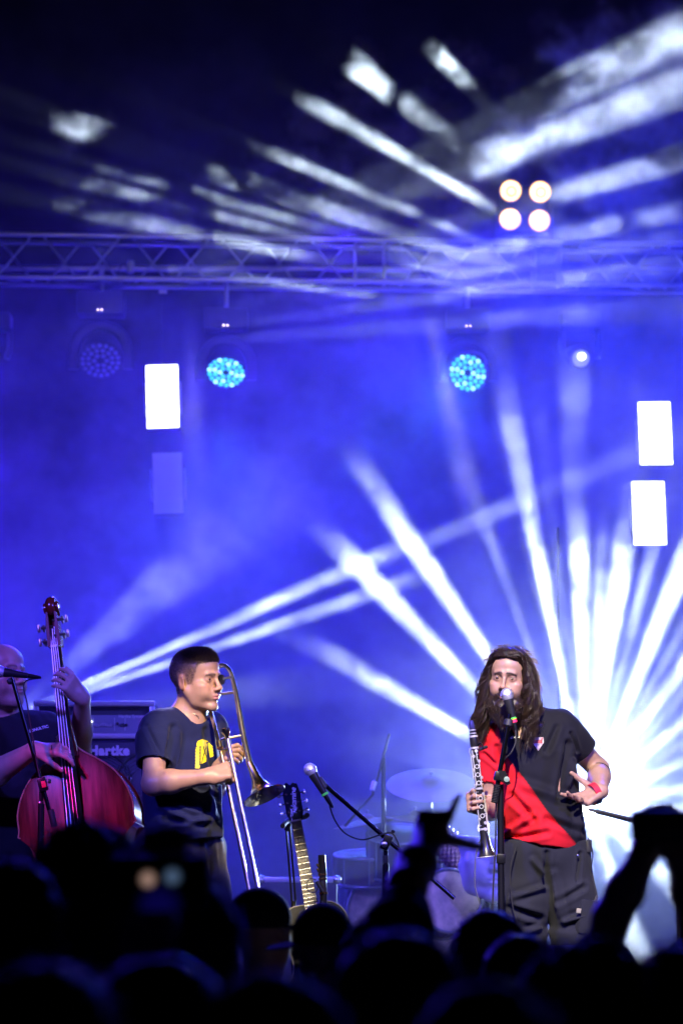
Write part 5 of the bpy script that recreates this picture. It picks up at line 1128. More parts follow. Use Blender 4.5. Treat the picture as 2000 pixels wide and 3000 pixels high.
# ------------------------------------------------------------------ clarinet in the singer's hand, and one on a peg
clar_wood = mat('grenadilla', (.012, .011, .012), .3, var=.2, coat=.2); key_silver = mat('key_silver', (.80, .78, .72), .34, .55)
def clarinet(label, top, bot, face=(0, -1, 0), ring_m=None, mp=True, parts=True):
    top = Vector(top); bot = Vector(bot); ax = (top - bot).normalized(); L_ = (top - bot).length; fr = frame(ax, (1, 0, 0)); fx, fy = fr.col[0], fr.col[1]
    if fy.dot(Vector(face)) > 0: fx, fy = -fx, -fy           # fy points away from the audience
    t = thing('clarinet', label, 'clarinet', bot, fr); ring_m = ring_m or key_silver; k = L_ / .66
    def at(z, a=0, r=0): return bot + ax * z * k + (fx * math.sin(a) - fy * math.cos(a)) * r
    MB().lathe([(.036, 0), (.038, .002), (.036, .006), (.028, .02), (.021, .045), (.0172, .08), (.0160, .108)], bot, fr, 28).build('bell', clar_wood, t)
    MB().torus(bot + ax * .002, .0375, .0018, fr, 28, 6).build('bell_rim', ring_m, t)
    MB().lathe([(.0150, .11), (.0148, .33 * k)], bot, fr, 20).build('lower_joint', clar_wood, t); MB().lathe([(.0148, .335 * k), (.0144, .53 * k)], bot, fr, 20).build('upper_joint', clar_wood, t)
    MB().lathe([(.0150, .532 * k), (.0168, .55 * k), (.0162, .575 * k), (.0150, .585 * k)], bot, fr, 20).build('barrel', clar_wood, t)
    for z in (.109 / k, .333, .531, .587): MB().lathe([(.0150, z * k - .004), (.0168, z * k - .003), (.0168, z * k + .003), (.0150, z * k + .004)], bot, fr, 20).build('ring', ring_m, t)
    if mp:
        MB().add([at(.59, a, .0125) for a in [i * math.pi / 4 for i in range(8)]] + [at(.63, a, .0115) for a in [i * math.pi / 4 for i in range(8)]] + [at(.665, a, .008) - fy * -.004 for a in [i * math.pi / 4 for i in range(8)]], [(r * 8 + i, r * 8 + (i + 1) % 8, r * 8 + 8 + (i + 1) % 8, r * 8 + 8 + i) for r in range(2) for i in range(8)] + [tuple(range(16, 24))]).build('mouthpiece', clar_wood, t)
        for z in (.602, .618): MB().lathe([(.0122, z * k - .002), (.0138, z * k - .001), (.0138, z * k + .001), (.0122, z * k + .002)], bot, fr, 18).build('ligature', ring_m, t)
    if parts:
        rr = random.Random(4)
        for z in (.20, .245, .285, .36, .40, .44): MB().torus(at(z, 0, .0165), .0075, .0017, frame(-fy), 16, 6).build('key_ring', key_silver, t)
        for z, a in ((.135, .3), (.165, .5), (.185, -.8), (.225, .9), (.265, -.9), (.305, .8), (.35, -.8), (.385, .9), (.425, -.9), (.465, .6), (.49, -.5), (.515, .2)):
            c_ = at(z, a, .0175); n_ = (c_ - at(z)).normalized(); MB().lathe([(.001, .003), (.0062, .0025), (.0068, 0), (.0062, -.0015), (.001, -.002)], c_, frame(n_), 14).build('key_cup', key_silver, t)
        for a, z0, z1 in ((.85, .13, .31), (-.85, .15, .32), (.55, .34, .46), (-.6, .35, .52), (1.2, .16, .28), (-1.2, .38, .5), (.2, .47, .525)): MB().tube([at(z0, a, .0195), at(z1, a, .0195)], .0017, 6).build('key_rod', key_silver, t)
        for i in range(22):
            z = rr.uniform(.13, .52); a = rr.choice((-1, 1)) * rr.uniform(.4, 1.3); MB().tube([at(z, a, .014), at(z, a, .0215)], .0016, 6).build('key_post', key_silver, t)
        for z, a, dz in ((.150, 1.15, -.03), (.17, 1.3, -.028), (.16, -1.2, -.03), (.31, -1.3, .03), (.50, -1.4, .03)): MB().tube([at(z, a, .02), at(z + dz * .5, a, .023), at(z + dz, a * .9, .021)], [.002, .003, .005], 6, flat=.6).build('touch_key', key_silver, t)
    return t, at
cl1, cat_ = clarinet('black clarinet with silver keys in the bearded singer hand', P(1381, 2114, -.185), P(1425, 2512, -.19))
MB().tube(smooth_path([cat_(.54, .9, .016), cat_(.55, .9, .03), cat_(.525, .8, .045)]), .0025, 6).build('mic_gooseneck', black_metal, cl1); MB().tube([cat_(.522, 1.3, .02), cat_(.53, 1.2, .052)], [.007, .006], 10).build('clip_mic', black_plastic, cl1)
MB().tube(smooth_path([P(1409, 2452, -.17), P(1394, 2500, -.17), P(1390, 2560, -.16), P(1392, 2600, -.15), P(1405, 2650, -.14), P(1418, 2690, -.12)], 6), .002, 6).build('mic_cable', mat('grey_cable', (.1, .1, .11), .5), cl1)
gold = mat('gold', (.85, .6, .2), .2, 1.0)
b2 = P(950, 2680, .75); c2t = P(942, 2505, .75)
cl2 = thing('clarinet', 'clarinet body with gold rings standing on a peg beside the guitar', 'clarinet', b2); frc = frame(c2t - b2, (1, 0, 0)); L2_ = (c2t - b2).length
MB().lathe([(.0145, 0), (.0148, L2_ * .62), (.0142, L2_ * .63), (.0172, L2_ * .66), (.0165, L2_ * .78), (.0150, L2_)], b2, frc, 20).build('body', clar_wood, cl2)
for z in (.36, .60, .68): MB().lathe([(.0148, L2_ * z - .005), (.0175, L2_ * z - .004), (.0175, L2_ * z + .004), (.0148, L2_ * z + .005)], b2, frc, 20).build('ring', gold, cl2)
for z, s in ((.72, -1), (.5, -1), (.8, -1)): MB().tube([b2 + (c2t - b2) * z + Vector((s * .014, -.004, 0)), b2 + (c2t - b2) * (z + .05) + Vector((s * .022, -.008, 0))], [.006, .004], 8).build('key', gold, cl2)
MB().tube([P(928, 2582, .72), P(945, 2612, .72)], [.008, .006], 10).build('clip_mic', black_plastic, cl2)
MB().tube(smooth_path([P(926, 2578, .72), P(908, 2574, .72), P(898, 2590, .72), P(906, 2612, .72), P(925, 2612, .72), P(932, 2598, .72)], 5), .002, 6).build('mic_cable', rubber, cl2)
cp = thing('instrument_peg', 'short black peg stand under the gold-ringed clarinet', 'stand', (b2.x, .75, Z_ST)); MB().tube([(b2.x, .75, Z_ST + .02), (b2.x, .75, b2.z)], .009, 10).build('peg', black_metal, cp); MB().lathe([(.11, 0), (.11, .012), (.02, .022), (.012, .03)], (b2.x, .75, Z_ST + .001), None, 20).build('foot', black_metal, cp)

# ------------------------------------------------------------------ acoustic guitar on its stand
GY = 1.0; g_top, g_bot = P(858, 2372, GY + .05), P(914, 2690, GY - .06); gz = (g_top - g_bot).normalized(); gx = Vector((1, 0, 0)); gx = (gx - gz * gx.dot(gz)).normalized(); gy = gz.cross(gx); MG = Matrix((gx, gy, gz)).transposed()
nutp = P(868, 2406, GY + .04)
gt = thing('guitar', 'dark acoustic guitar with block inlays resting upright on a stand', 'guitar', nutp + MG @ Vector((0, 0, -1.0)), MG)
def G(b, name, m, par=None, **kw): b.v = [v + Vector((0, 0, 1.0)) for v in b.v]; return b.build(name, m, par or gt, W=False, **kw)
rose = mat('rosewood', (.055, .022, .016), .4, var=.3, stretch=(8, 8, .6)); gblack = mat('guitar_gloss', (.010, .012, .022), .12, coat=1.0); pearl = mat('pearl', (.42, .39, .30), .3, var=.5, vscale=60); frets_m = mat('fret_wire', (.7, .68, .62), .25, 1.0)
NL = .365; neck = MB(); neck.add([Vector((s * w, y, z)) for z, w in ((0, .0215), (-NL, .028), (-.41, .029)) for s, y in ((-1, -.002), (1, -.002), (.6, .018), (-.6, .018))], [(r * 4 + i, r * 4 + (i + 1) % 4, r * 4 + 4 + (i + 1) % 4, r * 4 + 4 + i) for r in range(2) for i in range(4)] + [(3, 2, 1, 0), (8, 9, 10, 11)]); nk = G(neck, 'neck', rose, ang=25)
zf = [.64 * (1 - 2 ** (-i / 12)) for i in range(0, 17)]
for i in range(1, 17): G(MB().box((0, -.003, -zf[i]), (2 * (.0215 + .0178 * zf[i]) - .001, .002, .0016)), 'fret', frets_m, nk)
for i in (3, 4, 5, 6, 7, 8, 9, 10, 12, 14) if False else (2, 3, 4, 5, 7, 9, 12):
    zc = -(zf[i] + zf[i + 1]) / 2; w = .0215 + .0178 * -zc; hh = (zf[i + 1] - zf[i]) * .22
    for s in (-1, 0, 1): G(MB().prism([(s * w * .48 - w * .2, zc - hh), (s * w * .48 + w * .2, zc - hh), (s * w * .48 + w * .2 * (.5 if s else 1), zc + hh), (s * w * .48 - w * .2, zc + hh)], -.0034, -.0022), 'inlay', pearl, nk)
G(MB().box((0, -.002, .003), (.044, .01, .006)), 'nut', mat('bone', (.6, .55, .42), .5))
G(MB().prism([(-.022, .006), (.022, .006), (.036, .03), (.038, .12), (.030, .165), (.012, .172), (0, .162), (-.014, .176), (-.032, .168), (-.038, .12), (-.036, .03)], .0, .014), 'headstock', gblack)
for s in (-1, 1):
    for z in (.045, .085, .125):
        tp = G(MB().tube([(s * .03, .008, z), (s * .052, .008, z)], .003, 8), 'tuner', chrome); G(MB().ball((s * .056, .008, z), (.008, .006, .010)), 'tuner_button', chrome, tp); G(MB().lathe([(.006, 0), (.006, .004), (.0035, .006), (.0035, .014)], (s * .022, 0, z), frame((0, -1, 0)), 12), 'string_post', chrome, tp)
o = lettering('Takamine', .034, ROOT[gt.name] @ Matrix.Translation((.004, -.0012, 1.088)) @ Matrix.Rotation(R(90), 4, 'X') @ Matrix.Rotation(R(82), 4, 'Z'), white_print, gt, shear=.3, space=.9)
gh = smooth_path([(.025, 0, -.365), (.09, 0, -.37), (.135, 0, -.42), (.14, 0, -.5), (.118, 0, -.58), (.125, 0, -.65), (.175, 0, -.72), (.195, 0, -.8), (.17, 0, -.88), (.1, 0, -.925), (0, 0, -.93)], 4); go = [(p.x, p.z) for p in gh] + [(-p.x, p.z) for p in gh[::-1]]
gb = G(MB().prism(go, .004, .10), 'body', gblack, ang=30)
G(MB().tube([Vector((x, .004, z)) for x, z in go + go[:1]], .003, 6), 'binding', mat('cream_binding', (.22, .2, .15), .5), gb)
for r_, m_ in ((.048, rubber), ): G(MB().lathe([(.001, 0), (r_, 0), (r_, .002), (.001, .002)], (0, .003, -.47), frame((0, -1, 0)), 32), 'sound_hole', m_, gb)
for r_ in (.052, .058, .066): G(MB().torus((0, .003, -.47), r_, .0018, frame((0, -1, 0)), 40, 6), 'rosette', pearl, gb)
G(MB().box((0, 0, -.68), (.12, .012, .022), None, .004), 'bridge', rose)
for k in range(6): u = k - 2.5; G(MB().tube([(u * .0068, -.003, .06), (u * .0070, -.005, .003), (u * .0105, -.009, -.68)], .0008, 5), 'string', frets_m)
gs = thing('guitar_stand', 'black tubular stand with padded yoke holding the acoustic guitar', 'stand', (P(858, 2640, GY + .14).x, GY + .14, Z_ST))
for dx in (-5, 6): MB().tube([P(843 + dx, 2425, GY + .10), P(860 + dx, 2640, GY + .14)], .0045, 8).build('pole', black_metal, gs)
a = P(860, 2640, GY + .14); MB().tube([a, (a.x, GY + .14, Z_ST + .1)], .011, 10).build('lower_pole', black_metal, gs)
for k in range(3): an = 2.1 * k + .3; MB().tube([(a.x, GY + .14, Z_ST + .2), (a.x + .25 * math.cos(an), GY + .14 + .25 * math.sin(an), Z_ST + .012)], .01, 8).build('leg', black_metal, gs)
MB().tube(smooth_path([P(828, 2420, GY + .0), P(842, 2405, GY + .08), P(868, 2396, GY + .11), P(890, 2394, GY + .06), P(900, 2388, GY - .01)]), .011, 10).build('yoke', rubber, gs)
MB().tube([P(840, 2432, GY + .10), P(846, 2412, GY + .09)], .013, 10).build('collar', rubber, gs)
for s in (-1, 1): MB().tube([(a.x, GY + .13, Z_ST + .34), (a.x + s * .12, GY - .06, Z_ST + .33), (a.x + s * .12, GY - .1, Z_ST + .37)], .009, 8).build('cradle_arm', rubber, gs)

# ------------------------------------------------------------------ bass amplifier
AY = 2.15; am = thing('bass_amplifier_head', 'bass amplifier head in a silver-edged rack case on top of the speaker cabinet', 'amplifier', P(265, 2165, AY))
x0, x1_ = P(100, 2100, AY).x, P(454, 2100, AY).x; zt, zb = P(300, 2054, AY).z, P(300, 2164, AY).z; cx = (x0 + x1_) / 2; W_ = x1_ - x0; cz = (zt + zb) / 2
case_m = mat('case_black', (.05, .05, .06), .5); sil = mat('case_edge', (.72, .70, .74), .35, .7)
for z_ in (zt - .012, zb + .012): MB().box((cx, AY + .0, z_), (W_, .04, .024), None, .005).build('edge_rail', sil, am)
for s in (-1, 1): MB().box((cx + s * (W_ / 2 - .012), AY, cz), (.024, .044, zt - zb - .05), None, .005).build('edge_post', sil, am)
MB().box((cx, AY + .22, cz), (W_ - .01, .38, zt - zb - .006), None, .01).build('case_shell', case_m, am)
MB().box((cx, AY + .012, cz - .02), (W_ - .06, .02, .085), None, .003).build('front_panel', mat('amp_panel', (.30, .30, .36), .4), am)
for px in (259, 274, 336, 367): MB().box(P(px, 2122, AY - .002), (.003, .003, .06)).build('panel_line', white_print, am)
for k in range(10): MB().box(P(279 + k * 5.2, 2124 + 2 * math.sin(k), AY - .004), (.004, .008, .012)).build('slider', white_print, am)
for px in (265, 345, 356, 362, 370): MB().lathe([(.007, 0), (.006, .012), (.001, .013)], P(px, 2118 + (px % 7), AY), frame((0, -1, 0)), 12).build('knob', black_plastic, am)
MB().ball(P(268, 2114, AY - .006), .004).build('jewel_light', mat('jewel', (1, 1, 1), emit=(.8, .85, 1), estr=6), am); MB().ball(P(420, 2110, AY - .006), .003).build('red_light', mat('red_led', (1, .1, .2), emit=(1, .05, .2), estr=4), am)
lettering('Hartke Systems', .020, Matrix.Translation(P(388, 2099, AY - .0015)) @ Matrix.Rotation(R(90), 4, 'X'), white_print, am, offset=.0006)
cb = thing('speaker_cabinet', 'tall bass speaker cabinet with silver cones under the amplifier head', 'speaker cabinet', (cx, AY + .2, Z_ST)); ztc = zb - .012
MB().box((cx, AY + .23, (ztc + Z_ST) / 2 + .01), (W_ - .004, .42, ztc - Z_ST - .02), None, .012).build('box', mat('carpet', (.07, .07, .09), .9, bump=.4, bscale=300), cb)
for px, py in ((424, 2290), (424, 2452), (300, 2290), (300, 2452)):
    c_ = P(px, py, AY + .015); fr = frame((0, -1, 0)); r0 = 88 / pxm(AY)
    sp_ = MB().torus(c_, r0 * .93, r0 * .06, fr, 40, 8).build('speaker_ring', rubber, cb)
    MB().lathe([(r0 * .9, .0), (r0 * .8, -.012), (r0 * .35, -.05), (r0 * .30, -.048), (r0 * .2, -.04), (.001, -.036)], c_, fr, 40, caps=False).build('cone', mat('cone_alu', (.6, .6, .66), .3, .9), sp_)
    for k in range(6): MB().torus(c_ + Vector((0, -.012, 0)), r0 * (.45 + .1 * k), .0016, fr, 48, 5).build('grille_wire', chrome, sp_)
lettering('Hartke', .060, Matrix.Translation(P(320, 2200, AY - .006) + Vector((0, .0, 0))) @ Matrix.Rotation(R(90), 4, 'X'), mat('badge_white', (.75, .72, .74), .5), cb, name='badge', offset=.0034, extrude=.004, space=1.12)

# ------------------------------------------------------------------ drum kit and percussion
def K(px, py, y): return P(px, py, y)
DY = 3.3; kit_chrome = mat('kit_chrome', (.22, .22, .25), .4, .7)
bronze_c = mat('cymbal_bronze', (.12, .09, .05), .55, .5, var=.15, vscale=30)
def cymbal(label, c, r, tilt, zfoot, group='cymbals of the drum kit'):
    t = thing('cymbal', label, 'cymbal', (c.x, c.y, Z_ST), group=group); Mr = Matrix.Rotation(R(tilt[0]), 3, 'X') @ Matrix.Rotation(R(tilt[1]), 3, 'Y')
    MB().lathe([(r, 0), (r * .6, .012), (r * .25, .022), (r * .2, .034), (r * .1, .045), (.004, .047), (.004, .044), (r * .1, .042), (r * .2, .031), (r * .25, .019), (r * .6, .009), (r, -.002)], c, Mr, 40).build('plate', bronze_c, t)
    MB().tube([c + Vector((0, 0, .06)), c + Vector((0, 0, -.12))], .006, 8).build('tilter', kit_chrome, t); MB().tube([c + Vector((0, 0, -.12)), (c.x + .05, c.y + .1, c.z - .35), (c.x + .05, c.y + .1, Z_ST + .2)], .010, 8).build('pole', kit_chrome, t); MB().ball(c + Vector((0, 0, .06)), .009).build('wing_nut', kit_chrome, t)
    for k in range(3): a = 2.1 * k; MB().tube([(c.x + .05, c.y + .1, Z_ST + .3), (c.x + .05 + .3 * math.cos(a), c.y + .1 + .3 * math.sin(a), Z_ST + .015)], .008, 8).build('leg', kit_chrome, t)
    return t
cymbal('large ride cymbal tilted toward the audience behind the singer clarinet', K(1262, 2300, DY), .225, (24, 0), 0); cymbal('thin hi-hat cymbal seen edge-on left of the drums', K(1075, 2412, DY), .17, (4, -9), 0); cymbal('crash cymbal seen nearly edge-on in the middle of the drum kit', K(1215, 2402, DY - .1), .16, (5, 5), 0)
def drum(label, c, r, dep, ax, shell, headm, name='drum', legs=False):
    t = thing(name, label, 'drum', (c.x, c.y, Z_ST), group='drums of the kit behind the band'); fr = frame(ax); c = Vector(c)
    sh = MB().lathe([(r, -dep / 2), (r * 1.01, 0), (r, dep / 2)], c, fr, 36).build('shell', shell, t)
    for s in (-1, 1): MB().torus(c + fr @ Vector((0, 0, s * dep / 2)), r * 1.02, .009, fr, 40, 8).build('hoop', kit_chrome, t)
    MB().lathe([(r * .98, dep / 2 + .002), (r * .5, dep / 2 + .004), (.001, dep / 2 + .004)], c, fr, 36).build('drum_head', headm, t)
    for k in range(8):
        a = k * math.pi / 4; p0 = fr @ Vector((r * 1.04 * math.cos(a), r * 1.04 * math.sin(a), 0)); MB().tube([c + p0 - fr @ Vector((0, 0, dep * .45)), c + p0 + fr @ Vector((0, 0, dep * .5))], .004, 6).build('tension_rod', kit_chrome, t)
    if legs:
        for a in ((.2, 2.94, 1.57) if abs(Vector(ax).z) > .5 else (0, math.pi)): q_ = c + Vector((r * 1.05 * math.cos(a), r * 1.05 * math.sin(a), 0)); MB().tube([q_ + Vector((0, 0, .08)), (q_.x, q_.y, Z_ST + .01)], .008, 8).build('leg', kit_chrome, t)
    return t
shell_r = mat('drum_lacquer', (.05, .015, .03), .35, coat=.3); skin_w = mat('drum_skin', (.10, .10, .10), .5, var=.1); gold_h = mat('gold_skin', (.60, .46, .30), .45, var=.6, vscale=9)
drum('rack tom drum between the hi-hat and ride cymbal', K(1165, 2500, DY), .15, .2, (0, -.35, 1), shell_r, skin_w); drum('snare drum on a stand at the left of the kit', K(1080, 2545, DY + .1), .17, .14, (0, -.15, 1), shell_r, skin_w, legs=True)
drum('bass drum of the kit facing the audience', K(1180, 2690, DY + .2), .28, .35, (0, -1, .05), shell_r, gold_h, 'bass_drum', legs=True)
drum('percussion drum with a golden worn head facing the audience', K(1305, 2650, 2.5), .145, .3, (.1, -1, .12), shell_r, gold_h, 'percussion_drum', legs=True)
th = thing('drum_hardware', 'kit_chrome boom microphone stand leaning over the drum kit', 'microphone stand', (K(1125, 2600, 3.0).x, 3.0, Z_ST)); xx = K(1125, 2600, 3.0).x
MB().tube([(xx, 3.0, Z_ST + .02), K(1122, 2220, 3.0)], .011, 10).build('pole', black_metal, th); MB().tube([K(1140, 2150, 3.0), K(1090, 2330, 2.95), K(1010, 2420, 2.9)], .007, 8).build('boom', black_metal, th); MB().tube([K(1098, 2290, 2.93), K(1090, 2315, 2.92)], .013, 10).build('drum_mic', aluminium, th)
for k in range(3): a = 2.1 * k; MB().tube([(xx, 3.0, Z_ST + .2), (xx + .28 * math.cos(a), 3.0 + .28 * math.sin(a), Z_ST + .012)], .008, 8).build('leg', black_metal, th)
kt = thing('percussion_table', 'black table with slatted top beside the golden drum', 'table', (K(1330, 2560, 2.7).x, 2.7, Z_ST)); c_ = K(1325, 2552, 2.7)
MB().box(c_, (.42, .36, .03), None, .006).build('table_top', black_plastic, kt)
for k in range(7): MB().box(c_ + Vector((0, -.15 + .05 * k, .045)), (.40, .035, .012), None, .003).build('slat', mat('dark_slat', (.09, .05, .06), .5), kt)
for sx in (-1, 1):
    for sy in (-1, 1): MB().tube([c_ + Vector((sx * .18, sy * .15, -.015)), (c_.x + sx * .18, 2.7 + sy * .15, Z_ST + .005)], .014, 8).build('leg', black_metal, kt)
S = Sculpt(); c0 = K(1290, 2455, 2.6); c1 = K(1352, 2515, 2.55); S.cone(c0, c1, .065, .075, .03); S.cone(c1, c1 + Vector((.03, -.02, -.02)), .07, .06, .02)
V, Q = S.mesh(.006); N_ = vnormals(V, Q); V = V + N_ * (.012 * np.abs(np.sin(V[:, 0] * 170) * np.sin(V[:, 2] * 170)))[:, None]
sk = thing('woven_shaker', 'bumpy woven shaker lying on the black percussion table', 'shaker', c1 + Vector((0, 0, -.08))); skin_mesh('weave', V, Q, mat('woven_beads', (.20, .10, .12), .5, var=.6, vscale=60), sk)
# white mannequin face mask hanging beside the table
S = Sculpt(); mc = K(1428, 2488, 2.3); MS = 1.9; mr = Euler((R(4), 0, R(10))).to_matrix(); qm = head(S, mc, mr, MS, ears=False, lid=.0001)
S.plane(qm(0, .02, 0), mr @ Vector((0, 1, 0))); S.ell(qm(0, .06, 0), (.11, .17, .2), mr, .02, True); S.plane(qm(0, 0, .034), mr @ Vector((0, 0, 1)))
for x in (-1, 1): S.ell(qm(x * .031, -.08, 0), (.024, .03, .015), mr, .008, True)
V, Q = S.mesh(.006); V = relax(V, Q, 2)
mk = thing('face_mask', 'large white face mask propped up behind the singer clarinet bell', 'mask', (mc.x, 2.3, mc.z - .16)); skin_mesh('mask_shell', V, Q, mat('white_plastic', (.70, .69, .70), .35, var=.05), mk)
mp_ = thing('mask_pole', 'thin dark pole carrying the white face mask', 'pole', (mc.x, 2.36, Z_ST)); MB().tube([(mc.x, 2.36, Z_ST + .02), (mc.x, 2.36, mc.z - .03)], .012, 10).build('pole', black_metal, mp_); MB().lathe([(.14, 0), (.14, .012), (.02, .02)], (mc.x, 2.36, Z_ST + .001), None, 24).build('foot', black_metal, mp_)
rk = thing('equipment_rack', 'dark equipment rack with knobs beside the golden drum', 'rack', (K(1400, 2640, 2.9).x, 2.9, Z_ST)); zt_ = K(1400, 2575, 2.9).z; xx = K(1400, 2640, 2.9).x
MB().box((xx, 2.98, (zt_ + Z_ST) / 2), (.2, .3, zt_ - Z_ST - .004), None, .012).build('case', case_m, rk)
for k in range(4): MB().lathe([(.016, 0), (.014, .03), (.002, .032)], (xx - .1, 2.9, zt_ - .08 - .09 * k), frame((-1, -.4, 0)), 12).build('knob', black_plastic, rk)
fc = thing('flight_case', 'low flight case with a silver lid edge behind the guitar neck', 'case', (K(870, 2600, 2.4).x, 2.4, Z_ST)); zt_ = K(870, 2570, 2.4).z; xx = K(875, 2600, 2.4).x
MB().box((xx, 2.6, (zt_ + Z_ST) / 2), (.36, .4, zt_ - Z_ST - .03), None, .008).build('case', case_m, fc); MB().box((xx, 2.6, zt_ - .012), (.372, .412, .026), None, .005).build('lid_edge', sil, fc)
for s in (-1, 1): MB().ball((xx + s * .18, 2.4, zt_ - .012), .022).build('ball_corner', chrome, fc)
# stage monitor in front of the singer
mw = thing('stage_monitor', 'black wedge monitor at the stage lip in front of the singer legs', 'monitor speaker', (P(1640, 2800, -.95).x, -.95, Z_ST)); zt_ = P(1640, 2772, -1.05).z; xw = P(1640, 2800, -.95).x
MB().prism([(-.28, Z_ST + .004), (.28, Z_ST + .004), (.28, zt_ - .1), (.22, zt_), (-.22, zt_), (-.28, zt_ - .1)], -1.2, -.8, None, (xw, 0, 0)).build('cabinet', mat('monitor_paint', (.014, .014, .016), .6, bump=.3, bscale=220), mw)
MB().box((xw, -1.204, (zt_ + Z_ST) / 2), (.44, .006, (zt_ - Z_ST) * .7), None, .002).build('grille', black_metal, mw)
tbx = thing('folding_boom', 'dark boom arm crossing the white glare right of the singer hip', 'microphone stand', (P(1980, 2500, .9).x, .9, Z_ST)); MB().tube([P(1722, 2372, .9), P(1760, 2380, .9), P(1990, 2438, .9)], [.006, .011, .011], 10).build('boom', black_metal, tbx)
xx = P(1985, 2440, .9).x; MB().tube([P(1985, 2437, .9), (xx, .9, Z_ST + .02)], .012, 10).build('pole', black_metal, tbx); MB().lathe([(.13, 0), (.13, .012), (.02, .02)], (xx, .9, Z_ST + .001), None, 24).build('foot', black_metal, tbx)
